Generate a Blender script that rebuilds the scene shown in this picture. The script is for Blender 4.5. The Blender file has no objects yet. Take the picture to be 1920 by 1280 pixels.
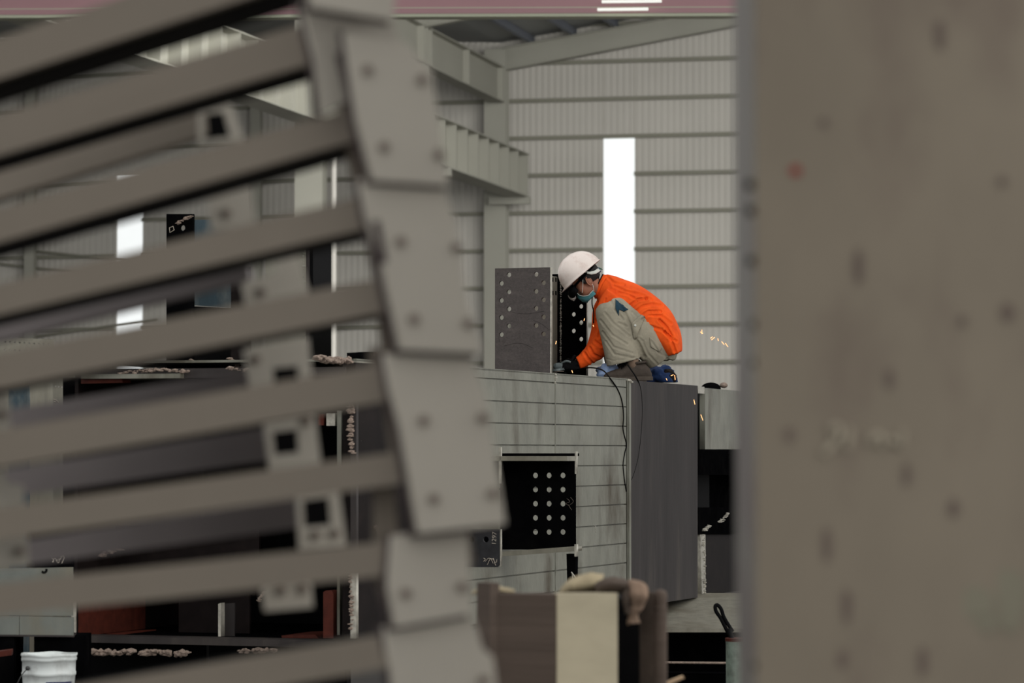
import bpy, bmesh, math, random
from mathutils import Vector, Matrix, noise
random.seed(7)
C = bpy.context.scene.collection
sc = bpy.context.scene

# ------------------------------------------------------------------ camera
F = 6000.0                       # focal length in pixels of a 1920 wide frame
TP = 205.0 / F
PITCH = math.atan(TP)
CAMZ = 1.6
cam_d = bpy.data.cameras.new('camera')
cam_d.sensor_width = 36.0
cam_d.lens = F / 1920.0 * 36.0
cam_d.clip_end = 500
cam_d.dof.use_dof = True
cam_d.dof.focus_distance = 20.3
cam_d.dof.aperture_fstop = 4.3
cam = bpy.data.objects.new('camera', cam_d)
C.objects.link(cam)
cam.location = (0, 0, CAMZ)
cam.rotation_euler = (math.pi / 2 + PITCH, 0, 0)
sc.camera = cam
# ------------------------------------------------------------------ light
w = bpy.data.worlds.new('world')
sc.world = w
w.use_nodes = True
bg = w.node_tree.nodes['Background']
bg.inputs[0].default_value = (1.0, 0.995, 0.985, 1)
bg.inputs[1].default_value = 0.95
sc.view_settings.view_transform = 'Standard'
sc.view_settings.look = 'None'
sc.view_settings.gamma = 1.0
sc.view_settings.exposure = 0.0
sc.view_settings.use_curve_mapping = False


def area(name, loc, target, sx, sy, power, col=(1, 1, 1)):
    l = bpy.data.lights.new(name, 'AREA')
    l.shape = 'RECTANGLE'
    l.size, l.size_y, l.energy, l.color = sx, sy, power, col
    o = bpy.data.objects.new(name, l)
    C.objects.link(o)
    o.location = loc
    o.rotation_euler = (Vector(target) - Vector(loc)).to_track_quat('-Z', 'Y').to_euler()
    return o


# unseen fill lights added to brighten the back wall, foreground plates and welder
area('wall_fill', (9, 51, 11.9), (9, 71, 0), 22, 20, 11800, (1.0, 0.985, 0.96))
area('plate_fill', (6.5, 2.0, 3.2), (-0.4, 4.6, 1.5), 3.5, 3.5, 175, (1.0, 0.98, 0.95))
area('welder_fill', (9, 9, 6.5), (0.3, 19.5, 1.5), 6, 5, 560, (1.0, 0.98, 0.95))

# ------------------------------------------------------------------ geometry helpers
CP, SP = math.cos(PITCH), math.sin(PITCH)


def ray(px, py):
    dx, dy = (px - 960) / F, (640 - py) / F
    v = Vector((dx, CP - dy * SP, SP + dy * CP))
    return v / v.y


def P(px, py, Y):
    return Vector((0, 0, CAMZ)) + ray(px, py) * Y


def hit(px, py, O, N):
    r = ray(px, py)
    c = Vector((0, 0, CAMZ))
    return c + r * ((O - c).dot(N) / r.dot(N))


class Plane:
    """a vertical or tilted plane: origin, horizontal axis u, up axis v, normal n (towards the viewer)"""

    def __init__(s, O, n, up=Vector((0, 0, 1))):
        s.O = Vector(O)
        s.n = Vector(n).normalized()
        s.u = Vector(up).cross(s.n).normalized()
        s.v = s.n.cross(s.u).normalized()

    def uv(s, px, py):
        d = hit(px, py, s.O, s.n) - s.O
        return (d.dot(s.u), d.dot(s.v))

    def at(s, u, v, d=0.0):
        return s.O + s.u * u + s.v * v + s.n * d

    def px(s, px, py, d=0.0):
        return hit(px, py, s.O, s.n) + s.n * d

    def off(s, d):
        return Plane(s.O + s.n * d, s.n)


def yon(pl, px, v):          # picture y of height v above the camera on plane pl at picture x
    lo, hi = -500.0, 2000.0
    for _ in range(50):
        mid = (lo + hi) / 2
        if pl.uv(px, mid)[1] > v:
            lo = mid
        else:
            hi = mid
    return (lo + hi) / 2


def link(name, me, m, parent=None, matrix=None, smooth=False):
    o = bpy.data.objects.new(name, me)
    C.objects.link(o)
    if m is not None:
        me.materials.clear()
        me.materials.append(m)
    if matrix is not None:
        o.matrix_basis = matrix
    else:
        if len(me.vertices):
            lo = Vector([min(v.co[i] for v in me.vertices) for i in range(3)])
            hi = Vector([max(v.co[i] for v in me.vertices) for i in range(3)])
            c = Vector(((lo.x + hi.x) / 2, (lo.y + hi.y) / 2, lo.z))
            me.transform(Matrix.Translation(-c))
            o.location = c
            o.matrix_basis = Matrix.Translation(c)
    if smooth:
        for p in me.polygons:
            p.use_smooth = True
    if parent is not None:
        adopt(o, parent)
    return o


def wm(o):
    m = o.matrix_basis.copy()
    if o.parent:
        m = wm(o.parent) @ o.matrix_parent_inverse @ m
    return m


def adopt(o, parent):
    o.parent = parent
    o.matrix_parent_inverse = wm(parent).inverted()


def thing(name, loc, label, cat, group=None):
    o = bpy.data.objects.new(name, None)
    C.objects.link(o)
    o.empty_display_size = 0.1
    o.location = loc
    o.matrix_basis = Matrix.Translation(Vector(loc))
    return tag(o, label, cat, group)


def tag(o, label, cat, group=None, kind=None):
    o['label'] = label
    o['category'] = cat
    if group:
        o['group'] = group
    if kind:
        o['kind'] = kind
    return o


def struct(o):
    o['kind'] = 'structure'
    return o


def bm_obj(name, bm, m, parent=None, smooth=False, bevel=0.0):
    if bevel:
        bmesh.ops.bevel(bm, geom=[e for e in bm.edges if len(e.link_faces) == 2 and e.calc_face_angle() > 0.5],
                        offset=bevel, segments=2, affect='EDGES', clamp_overlap=True)
    bmesh.ops.recalc_face_normals(bm, faces=bm.faces)
    me = bpy.data.meshes.new(name)
    bm.to_mesh(me)
    bm.free()
    return link(name, me, m, parent, smooth=smooth)


def hexa(bm, pts):
    """8 points: front 4 (loop) then back 4 (same order)"""
    v = [bm.verts.new(p) for p in pts]
    for f in ((0, 1, 2, 3), (7, 6, 5, 4), (0, 4, 5, 1), (1, 5, 6, 2), (2, 6, 7, 3), (3, 7, 4, 0)):
        bm.faces.new([v[i] for i in f])
    return v


def pbox(bm, pl, u0, u1, v0, v1, d0, d1):
    q = [(u0, v0), (u1, v0), (u1, v1), (u0, v1)]
    hexa(bm, [pl.at(a, b, d1) for a, b in q] + [pl.at(a, b, d0) for a, b in q])


def box_on(name, pl, px0, py0, px1, py1, d0, d1, m, parent=None, bevel=0.0):
    """box whose face on plane pl covers the given picture rectangle, from depth d0 to d1 along the normal"""
    u0, v1 = pl.uv(px0, py0)
    u1, v0 = pl.uv(px1, py1)
    bm = bmesh.new()
    pbox(bm, pl, u0, u1, v0, v1, d0, d1)
    return bm_obj(name, bm, m, parent, bevel=bevel)


def curve_mesh(build):
    cu = bpy.data.curves.new('tmp', 'CURVE')
    build(cu)
    o = bpy.data.objects.new('tmp', cu)
    C.objects.link(o)
    dg = bpy.context.evaluated_depsgraph_get()
    me = bpy.data.meshes.new_from_object(o.evaluated_get(dg))
    bpy.data.objects.remove(o)
    bpy.data.curves.remove(cu)
    return me


def plate(name, pl, poly, thick, m, parent=None, holes=(), hr=4.5, bevel=0.0, seg=20):
    """plate in plane pl with outline in pixels, drilled with round holes [(px,py)] of radius hr px,
    front face on the plane, body behind it"""
    pts = [pl.uv(*p) for p in poly]
    cx = sum(p[0] for p in pts) / len(pts)
    cy = min(p[1] for p in pts)

    def build(cu):
        cu.dimensions = '2D'
        cu.fill_mode = 'BOTH'
        cu.extrude = thick / 2
        cu.bevel_depth = bevel
        cu.resolution_u = 1

        def poly_spline(q):
            s = cu.splines.new('POLY')
            s.points.add(len(q) - 1)
            for i, (a, b) in enumerate(q):
                s.points[i].co = (a - cx, b - cy, 0, 1)
            s.use_cyclic_u = True
        poly_spline(pts)
        for h in holes:
            if len(h) == 2:
                c = pl.uv(*h)
                r = abs(pl.uv(h[0] + hr, h[1])[0] - c[0])
                r = min(r, abs(pl.uv(h[0], h[1] + hr)[1] - c[1]))
                poly_spline([(c[0] + r * math.cos(2 * math.pi * k / seg), c[1] + r * math.sin(2 * math.pi * k / seg)) for k in range(seg)])
            else:
                poly_spline([pl.uv(*q) for q in h])
    me = curve_mesh(build)
    R = Matrix((pl.u, pl.v, pl.n)).transposed().to_4x4()
    M = Matrix.Translation(pl.at(cx, cy, -thick / 2)) @ R
    return link(name, me, m, parent, matrix=M)


def tube(name, pts, r, m, parent=None, res=4, smooth_path=True):
    def build(cu):
        cu.dimensions = '3D'
        cu.bevel_depth = r
        cu.bevel_resolution = res
        cu.use_fill_caps = True
        cu.resolution_u = 6
        if smooth_path and len(pts) > 2:
            s = cu.splines.new('BEZIER')
            s.bezier_points.add(len(pts) - 1)
            for i, p in enumerate(pts):
                b = s.bezier_points[i]
                b.co = p
                b.handle_left_type = b.handle_right_type = 'AUTO'
        else:
            s = cu.splines.new('POLY')
            s.points.add(len(pts) - 1)
            for i, p in enumerate(pts):
                s.points[i].co = (*p, 1)
    return link(name, curve_mesh(build), m, parent, smooth=True)


def text_mesh(name, body, pl, px, py, size, m, parent=None, rot=0.0, d=0.002):
    cu = bpy.data.curves.new('tmp', 'FONT')
    cu.body = body
    cu.size = size
    cu.extrude = 0.0006
    cu.align_x = 'CENTER'
    cu.align_y = 'CENTER'
    cu.offset = -size * 0.012
    o = bpy.data.objects.new('tmp', cu)
    C.objects.link(o)
    dg = bpy.context.evaluated_depsgraph_get()
    me = bpy.data.meshes.new_from_object(o.evaluated_get(dg))
    bpy.data.objects.remove(o)
    R = Matrix((pl.u, pl.v, pl.n)).transposed().to_4x4()
    M = Matrix.Translation(pl.px(px, py, d)) @ R @ Matrix.Rotation(rot, 4, 'Z')
    return link(name, me, m, parent, matrix=M)


def loft_bm(bm, secs, nseg=24, cap=True, side=Vector((0, 1, 0))):
    """secs: (centre, in-plane radius a, depth radius b); rings across the path"""
    n = len(secs)
    rings = []
    for i, s in enumerate(secs):
        c, a, b = s[0], s[1], s[2]
        t = (secs[min(i + 1, n - 1)][0] - secs[max(i - 1, 0)][0])
        if len(s) > 3:
            t = s[3]
        t = t.normalized()
        bx = (side - t * side.dot(t)).normalized()
        ax = t.cross(bx)
        rings.append([bm.verts.new(c + ax * (a * math.cos(2 * math.pi * k / nseg)) + bx * (b * math.sin(2 * math.pi * k / nseg))) for k in range(nseg)])
    for i in range(n - 1):
        for k in range(nseg):
            k2 = (k + 1) % nseg
            bm.faces.new((rings[i][k], rings[i][k2], rings[i + 1][k2], rings[i + 1][k]))
    if cap:
        bm.faces.new(rings[0][::-1])
        bm.faces.new(rings[-1])


def smooth_path(secs, sub=4):
    """catmull-rom through sections"""
    out = []
    n = len(secs)
    for i in range(n - 1):
        p = [secs[max(i - 1, 0)], secs[i], secs[i + 1], secs[min(i + 2, n - 1)]]
        for k in range(sub):
            t = k / sub

            def cr(a, b, c, d):
                return 0.5 * ((2 * b) + (c - a) * t + (2 * a - 5 * b + 4 * c - d) * t * t + (3 * b - a - 3 * c + d) * t ** 3)
            out.append((cr(*[q[0] for q in p]), cr(*[q[1] for q in p]), cr(*[q[2] for q in p])))
    out.append(secs[-1][:3])
    return out


def remesh(bm, voxel, smooth=6):
    me = bpy.data.meshes.new('tmp')
    bmesh.ops.recalc_face_normals(bm, faces=bm.faces)
    bm.to_mesh(me)
    bm.free()
    o = bpy.data.objects.new('tmp', me)
    C.objects.link(o)
    md = o.modifiers.new('r', 'REMESH')
    md.mode = 'VOXEL'
    md.voxel_size = voxel
    ms = o.modifiers.new('s', 'SMOOTH')
    ms.iterations = smooth
    ms.factor = 0.5
    dg = bpy.context.evaluated_depsgraph_get()
    out = bpy.data.meshes.new_from_object(o.evaluated_get(dg))
    bpy.data.objects.remove(o)
    return out


# ------------------------------------------------------------------ materials
def mat(name, col, rough=0.6, metal=0.0, var=0.12, vscale=6.0, stretch=(1, 1, 1), bump=0.0, bscale=40.0,
        stain=None, stain_amt=0.5, sscale=2.0, sstretch=(1, 1, 1), emit=None, estr=1.0, spec=0.3):
    m = bpy.data.materials.new(name)
    m.use_nodes = True
    nt = m.node_tree
    b = nt.nodes['Principled BSDF']
    b.inputs['Roughness'].default_value = rough
    b.inputs['Metallic'].default_value = metal
    b.inputs['Specular IOR Level'].default_value = spec
    geo = nt.nodes.new('ShaderNodeNewGeometry')

    def mapping(s):
        mp = nt.nodes.new('ShaderNodeMapping')
        mp.inputs['Scale'].default_value = s
        nt.links.new(geo.outputs['Position'], mp.inputs['Vector'])
        return mp

    def noi(scale, st, detail=5):
        n = nt.nodes.new('ShaderNodeTexNoise')
        n.inputs['Scale'].default_value = scale
        n.inputs['Detail'].default_value = detail
        n.inputs['Roughness'].default_value = 0.6
        nt.links.new(mapping(st).outputs[0], n.inputs['Vector'])
        return n

    def mix(f, a, c):
        x = nt.nodes.new('ShaderNodeMix')
        x.data_type = 'RGBA'
        if f is not None:
            nt.links.new(f, x.inputs['Factor'])
        for k, v in ((6, a), (7, c)):
            if isinstance(v, tuple):
                x.inputs[k].default_value = (*v, 1)
            else:
                nt.links.new(v, x.inputs[k])
        return x.outputs[2]
    n1 = noi(vscale, stretch)
    lo = tuple(max(0, c * (1 - var)) for c in col)
    hi = tuple(min(1, c * (1 + var)) for c in col)
    mr = nt.nodes.new('ShaderNodeMapRange')
    mr.inputs[1].default_value = 0.3
    mr.inputs[2].default_value = 0.7
    nt.links.new(n1.outputs['Fac'], mr.inputs[0])
    c = mix(mr.outputs[0], lo, hi)
    if stain:
        n2 = noi(sscale, sstretch, 6)
        r2 = nt.nodes.new('ShaderNodeMapRange')
        r2.inputs[1].default_value = 0.5
        r2.inputs[2].default_value = 0.72
        r2.inputs[4].default_value = stain_amt
        nt.links.new(n2.outputs['Fac'], r2.inputs[0])
        c = mix(r2.outputs[0], c, stain)
    nt.links.new(c, b.inputs['Base Color'])
    if bump:
        n3 = noi(bscale, stretch, 4)
        bp = nt.nodes.new('ShaderNodeBump')
        bp.inputs['Strength'].default_value = bump
        bp.inputs['Distance'].default_value = 0.01
        nt.links.new(n3.outputs['Fac'], bp.inputs['Height'])
        nt.links.new(bp.outputs[0], b.inputs['Normal'])
    if emit:
        b.inputs['Emission Color'].default_value = (*emit, 1)
        b.inputs['Emission Strength'].default_value = estr
    return m


def L(r, g, b):
    f = lambda c: ((c / 255 + 0.055) / 1.055) ** 2.4 if c > 10 else c / 255 / 12.92
    return (f(r), f(g), f(b))


M = dict(
    rail=mat('primed_rail', L(130, 121, 109), 0.6, var=0.06, vscale=3, spec=0.25),
    railp=mat('primed_plate', L(186, 180, 168), 0.6, var=0.05, vscale=4, spec=0.25),
    shade_slot=mat('shadow_and_slot', L(74, 66, 66), 0.7, spec=0.1),  # dark tone for the shadow line round the plates, and for the slots
    splice=mat('splice_scale', L(50, 50, 52), 0.5, var=0.3, vscale=20, spec=0.4),
    rubber=mat('dark_bolt', L(118, 106, 97), 0.6),
    tube_dark=mat('shop_primed_tube', L(118, 111, 110), 0.5, var=0.06, spec=0.25),
    galv=mat('mill_finish_panel', L(124, 124, 113), 0.5, 0.0, 0.17, 7, (1, 1, 0.6), 0.25, 30, stain=L(66, 57, 40), stain_amt=1.0, sscale=2.6, sstretch=(1, 1, 0.5), spec=0.25),
    galv2=mat('mill_finish_panel_weathered', L(132, 129, 116), 0.5, 0.0, 0.2, 14, (1, 1, 0.12), 0.2, 30, stain=L(96, 88, 72), stain_amt=0.7, sscale=3, sstretch=(1, 1, 0.2), spec=0.4),
    galv3=mat('cool_grey_panel', L(108, 112, 106), 0.5, 0.0, 0.12, 12, (1, 1, 0.5), 0.15, 30, stain=L(120, 106, 78), stain_amt=0.5, sscale=4, sstretch=(1, 1, 0.4), spec=0.4),
    edge=mat('bare_cut_edge', L(168, 164, 152), 0.45, 0.0, 0.3, 30, bump=0.3, spec=0.5),
    dark=mat('dark_mill_scale', L(54, 50, 49), 0.6, 0.0, 0.25, 7, (1, 1, 0.15), 0.12, 25, stain=L(82, 76, 70), stain_amt=0.8, sscale=3, sstretch=(1, 1, 0.2), spec=0.15),
    dark2=mat('perforated_scale', L(72, 66, 64), 0.6, 0.0, 0.2, 60, (1, 1, 1), 0.25, 120, stain=L(104, 96, 92), stain_amt=0.3, sscale=14, sstretch=(0.5, 0.5, 1.5), spec=0.3),
    black=mat('black_steel_and_shade', L(8, 8, 9), 0.6, 0.0, 0.3, 9, stain=L(20, 19, 19), stain_amt=0.5, sscale=5, spec=0.0),
    brown=mat('brown_primed_steel', L(24, 19, 18), 0.6, 0.0, 0.3, 6, stain=L(42, 34, 32), stain_amt=0.4, sscale=7, spec=0.08),
    rust=mat('red_oxide', L(74, 32, 22), 0.7, 0.0, 0.3, 20, spec=0.2),
    slag=mat('slag_crust', L(140, 124, 112), 0.8, 0.0, 0.35, 60, bump=0.8, bscale=80),
    blue=mat('blue_grey_sheet', L(62, 78, 86), 0.45, 0.0, 0.35, 12, (1, 1, 0.2), stain=L(150, 150, 140), stain_amt=0.5, sscale=6, sstretch=(1, 1, 0.4)),
    chalk=mat('chalk', L(190, 180, 165), 0.9, 0.0, 0.3, 50),
    faint=mat('faint_chalk', L(146, 138, 122), 0.9, 0.0, 0.2, 50),
    wall=mat('cladding', L(180, 177, 169), 0.6, 0.0, 0.04, 0.4, spec=0.2),
    girt=mat('girt_steel', L(122, 121, 108), 0.6, 0.0, 0.05, 2),
    frame=mat('hall_frame_paint', L(148, 147, 136), 0.6, 0.0, 0.05, 0.5),
    roof=mat('roof_sheet', L(140, 142, 140), 0.6, 0.0, 0.05, 0.5),
    purlin=mat('purlin_paint', L(104, 108, 116), 0.6, 0.0, 0.05, 0.5),
    glow=mat('daylight_panel', (0.2, 0.2, 0.2), 0.6, emit=(0.88, 0.91, 0.90), estr=1.0),
    floor=mat('floor_concrete', L(66, 63, 60), 0.8, 0.0, 0.2, 1.5, stain=L(46, 44, 42), stain_amt=0.7, sscale=0.8),
    pink=mat('crane_paint', L(184, 144, 148), 0.5, 0.0, 0.04, 0.6),
    pale=mat('flange_highlight_tone', L(196, 200, 176), 0.5, 0.0, 0.04, 0.6),  # pale tone painted as the highlight on the crane flange
    lamp=mat('lamp_tube', (0.6, 0.6, 0.6), 0.5, emit=(1, 1, 0.9), estr=0.75),
    col=mat('column_primer', L(123, 114, 100), 0.6, 0.0, 0.10, 4, (1, 1, 0.6), stain=L(96, 82, 75), stain_amt=0.6, sscale=7, sstretch=(1, 1, 0.45), spec=0.2),
    colside=mat('column_edge', L(112, 108, 102), 0.5, 0.0, 0.15, 6, (1, 1, 0.5), stain=L(90, 70, 74), stain_amt=0.6, sscale=5, spec=0.3),
    reddot=mat('red_paint_dot', L(130, 10, 10), 0.6),
    card=mat('shaded_brown_board', L(84, 73, 65), 0.8, 0.0, 0.14, 3, (0.3, 0.3, 5), 0.3, 14, spec=0.2),
    lit_card=mat('lit_board', L(172, 163, 140), 0.8, 0.0, 0.08, 4, (1, 1, 2), 0.2, 10, spec=0.2),  # crate board lightened for the face that catches the light
    cloth=mat('tan_cloth', L(150, 138, 112), 0.95, 0.0, 0.15, 10, bump=0.5, bscale=20),
    cloth2=mat('dark_cloth', L(72, 62, 54), 0.95, 0.0, 0.2, 10, bump=0.5, bscale=20),
    cloth3=mat('rust_cloth', L(128, 108, 92), 0.95, 0.0, 0.2, 10, bump=0.5, bscale=20),
    wood=mat('raw_wood', L(176, 150, 120), 0.8, 0.0, 0.15, 12),
    orange=mat('orange_cotton', (0.84, 0.10, 0.012), 0.85, 0.0, 0.14, 9, bump=0.5, bscale=22, stain=(0.5, 0.035, 0.01), stain_amt=0.45, sscale=7, spec=0.15),
    khaki=mat('grey_khaki_cotton', L(152, 146, 129), 0.9, 0.0, 0.12, 14, bump=0.45, bscale=28, stain=L(106, 102, 90), stain_amt=0.5, sscale=7, sstretch=(1, 1, 0.6), spec=0.15),
    navy=mat('navy_patch', L(30, 58, 72), 0.9),
    skin=mat('skin', L(150, 100, 78), 0.55, 0.0, 0.08, 14, spec=0.35),
    hair=mat('black_hair', L(20, 18, 18), 0.6, 0.0, 0.3, 60, bump=0.6, bscale=90),
    helmet=mat('off_white_shell', L(228, 216, 208), 0.35, 0.0, 0.05, 10, stain=L(190, 160, 148), stain_amt=0.5, sscale=14, spec=0.5),
    strap=mat('white_webbing', L(205, 208, 200), 0.7),
    strapb=mat('blue_grey_buckle', L(110, 124, 150), 0.5),
    green=mat('green_strip', L(70, 120, 95), 0.6),
    mask=mat('teal_mask', L(72, 130, 136), 0.85, 0.0, 0.12, 20, bump=0.5, bscale=30),
    blk=mat('rubber_and_shade_black', L(13, 13, 14), 0.6, 0.0, 0.2, 20, spec=0.03),  # also stands for shade in gaps, holes and rail undersides
    shoe=mat('worn_shoe', L(66, 58, 51), 0.8, 0.0, 0.2, 30, bump=0.4, bscale=50),
    sole=mat('shoe_sole', L(74, 66, 58), 0.8, 0.0, 0.15, 40),
    tool=mat('tool_casting', L(96, 104, 104), 0.45, 0.3, 0.15, 30),
    whitem=mat('white_bucket_plastic', L(214, 220, 218), 0.4, 0.0, 0.06, 8, stain=L(150, 150, 146), stain_amt=0.6, sscale=10, spec=0.5),
    navyb=mat('navy_label', L(34, 44, 92), 0.5),
    bluec=mat('blue_fabric', L(20, 44, 84), 0.85, 0.0, 0.15, 20, bump=0.5, bscale=30),
    palebl=mat('pale_blue_cloth', L(170, 196, 236), 0.85, 0.0, 0.1, 20, bump=0.5, bscale=30),
    can=mat('scratched_can', L(120, 134, 122), 0.5, 0.0, 0.3, 30, stain=L(70, 72, 60), stain_amt=0.8, sscale=14, sstretch=(1, 1, 0.3)),
    spark=mat('hot_spark', (1, 0.6, 0.3), 0.5, emit=(1.0, 0.42, 0.16), estr=1.6),
    wire=mat('wire', L(70, 70, 70), 0.4, 0.6),
)
# clear safety lens
gl = bpy.data.materials.new('clear_lens')
gl.use_nodes = True
_b = gl.node_tree.nodes['Principled BSDF']
_b.inputs['Base Color'].default_value = (0.75, 0.72, 0.68, 1)
_b.inputs['Alpha'].default_value = 0.45
_b.inputs['Roughness'].default_value = 0.1
M['lens'] = gl

# ------------------------------------------------------------------ hall
A = math.atan(1340.0 / F)                     # the building is turned by this much
DU = Vector((math.sin(A), math.cos(A), 0))    # along the hall, away
DW = Vector((math.cos(A), -math.sin(A), 0))   # across the hall
WALL = Plane(P(1100, 845, 85), -DU)
bm = bmesh.new()
vs = [bm.verts.new(c) for c in ((-70, -25, 0), (70, -25, 0), (70, 120, 0), (-70, 120, 0))]
bm.faces.new(vs)
fl = struct(bm_obj('floor', bm, M['floor']))


def corrugated(name, pl, u0, u1, v0, v1, pitch=0.17, depth=0.022, m=None, slope=0.0):
    """trapezoid sheet; v1 may rise by slope*u"""
    bm = bmesh.new()
    prof = []
    k0, k1 = math.floor(u0 / pitch), math.ceil(u1 / pitch)
    for k in range(k0, k1 + 1):
        for f, d in ((0.0, 0), (0.42, 0), (0.52, 1), (0.9, 1)):
            u = (k + f) * pitch
            if u0 < u < u1:
                prof.append((u, d))
    prof = [(u0, 0)] + prof + [(u1, 0)]
    a = [bm.verts.new(pl.at(u, v0, -d * depth)) for u, d in prof]
    b = [bm.verts.new(pl.at(u, v1 + slope * u, -d * depth)) for u, d in prof]
    for i in range(len(prof) - 1):
        bm.faces.new((a[i], a[i + 1], b[i + 1], b[i]))
    return bm_obj(name, bm, m or M['wall'])


def uvx(px, py=845):
    return WALL.uv(px, py)[0]


vz = lambda py: WALL.uv(1100, py)[1]
FLV = -CAMZ
w1a, w1b, w2a, w2b = uvx(1132), uvx(1191), uvx(217), uvx(266)
vt = vz(258)
vt2 = WALL.uv(240, 330)[1]
vb = vz(700)
UEAV = uvx(938)
SL = 0.150
VE = WALL.uv(960, 118)[1]                      # roof height at the wall over the column row
top = VE + 2.2
for nm, a, b, c, d in (('wall_back', uvx(-500), w2a, FLV, top), ('wall_back', w2b, w1a, FLV, top), ('wall_back', w1b, uvx(2500), FLV, top + 2),
                       ('wall_back', w1a, w1b, vt, top + 1), ('wall_back', w1a, w1b, FLV, vb), ('wall_back', w2a, w2b, vt2, top), ('wall_back', w2a, w2b, FLV, vb)):
    struct(corrugated(nm, WALL, a, b, c, d))
for n, (a, b, c) in enumerate(((w1a, w1b, vt), (w2a, w2b, vt2))):
    bm = bmesh.new()
    pbox(bm, WALL, a, b, vb, c, -0.12, -0.06)
    struct(bm_obj('window_%d' % (n + 1), bm, M['glow']))
LW = Plane(WALL.at(uvx(-520), 0, 0), DW)
struct(corrugated('wall_left', LW, 0, 52, FLV, top, 0.5))
# girts, behind the columns, interrupted at the daylight strips
for i in range(-2, 11):
    v = vz(187 + 70.3 * i)
    bm = bmesh.new()
    for a, b in ((uvx(-500), w2a), (w2b, w1a), (w1b, uvx(2500))):
        if v > max(vt, vt2) + 0.1 and a != uvx(-500):
            pass
        pbox(bm, WALL, a, b, v - 0.05, v + 0.05, 0.01, 0.14)
    for a, b, c in ((w1a, w1b, vt), (w2a, w2b, vt2)):
        if v > c:
            pbox(bm, WALL, a, b, v - 0.05, v + 0.05, 0.01, 0.14)
    struct(bm_obj('trim_girt', bm, M['girt']))
# roof of the far bay: sheet, purlins, rafters
def rp(t, u, dv=0.0):
    """roof point: t metres towards the viewer from the wall, u across"""
    return WALL.at(u, VE + SL * (u - UEAV) + dv, t)


bm = bmesh.new()
uu = (UEAV - 22, UEAV, UEAV + 24)
for a, b in ((UEAV, UEAV + 26),):
    q = [bm.verts.new(rp(-.6, a, 0.55)), bm.verts.new(rp(-.6, b, 0.55)), bm.verts.new(rp(46, b, 0.55)), bm.verts.new(rp(46, a, 0.55))]
    bm.faces.new(q)
q = [bm.verts.new(WALL.at(UEAV, VE + 0.55, 0)), bm.verts.new(WALL.at(UEAV - 26, VE + 1.5, 0)), bm.verts.new(WALL.at(UEAV - 26, VE + 1.5, 46)), bm.verts.new(WALL.at(UEAV, VE + 0.55, 46))]
bm.faces.new(q)
struct(bm_obj('ceiling', bm, M['roof']))
for k in range(12):
    u = UEAV + 0.9 + k * 1.15
    bm = bmesh.new()
    a = [rp(0, u - 0.05, 0.35), rp(0, u + 0.05, 0.35), rp(0, u + 0.05, 0.54), rp(0, u - 0.05, 0.54)]
    b = [rp(46, u - 0.05, 0.35), rp(46, u + 0.05, 0.35), rp(46, u + 0.05, 0.54), rp(46, u - 0.05, 0.54)]
    hexa(bm, b + a)
    struct(bm_obj('trim_purlin', bm, M['purlin']))
BAY = 8.85
for k in range(5):
    t = 0.35 + k * BAY
    bm = bmesh.new()
    dp0, dp1 = 0.62, 0.36
    for (lo, hi, w_) in ((-1, 1, 0.03), (-1, -0.9, 0.14), (0.9, 1, 0.14)):
        def y(u, s):
            dep = dp0 if u == UEAV else dp1
            return (s - 1) / 2 * dep + 0.34
        pts = []
        for tt in (t + w_, t - w_):
            pts += [rp(tt, UEAV, y(UEAV, lo)), rp(tt, UEAV + 22, y(1, lo)), rp(tt, UEAV + 22, y(1, hi)), rp(tt, UEAV, y(UEAV, hi))]
        hexa(bm, pts)
    struct(bm_obj('trim_rafter', bm, M['frame']))
# columns of the row under the crane runway (H sections)
for k in range(3):
    t = 0.45 + k * BAY
    bm = bmesh.new()
    pbox(bm, WALL, UEAV - 0.30, UEAV + 0.30, FLV, VE + 0.3, t - 0.20, t - 0.17)
    pbox(bm, WALL, UEAV - 0.30, UEAV + 0.30, FLV, VE + 0.3, t + 0.17, t + 0.20)
    pbox(bm, WALL, UEAV - 0.02, UEAV + 0.02, FLV, VE + 0.3, t - 0.17, t + 0.17)
    struct(bm_obj('trim_column', bm, M['frame']))
    if k == 2:
        struct(tube('trim_downpipe', [WALL.at(UEAV + 0.50, FLV, t), WALL.at(UEAV + 0.50, VE, t)], 0.06, M['wall'], smooth_path=False))
# wall posts further along the back wall
for px in (62, 485, -160):
    u = uvx(px)
    bm = bmesh.new()
    pbox(bm, WALL, u - 0.14, u + 0.14, FLV, VE + 1.0, 0.16, 0.4)
    struct(bm_obj('trim_wall_post', bm, M['frame']))
# crane runway: web with stiffeners, two flanges, and the eaves girder above it
def girder_along(name, u, v0, v1, t0, t1, fw, step, m):
    bm = bmesh.new()
    pbox(bm, WALL, u - 0.02, u + 0.02, v0, v1, t0, t1)
    pbox(bm, WALL, u - fw, u + fw, v0 - 0.03, v0, t0, t1)
    pbox(bm, WALL, u - fw, u + fw, v1, v1 + 0.03, t0, t1)
    t = t0 + 0.05
    while t < t1:
        pbox(bm, WALL, u - fw * 0.9, u + fw * 0.9, v0, v1, t - 0.02, t + 0.02)
        t += step
    return struct(bm_obj(name, bm, m))


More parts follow.
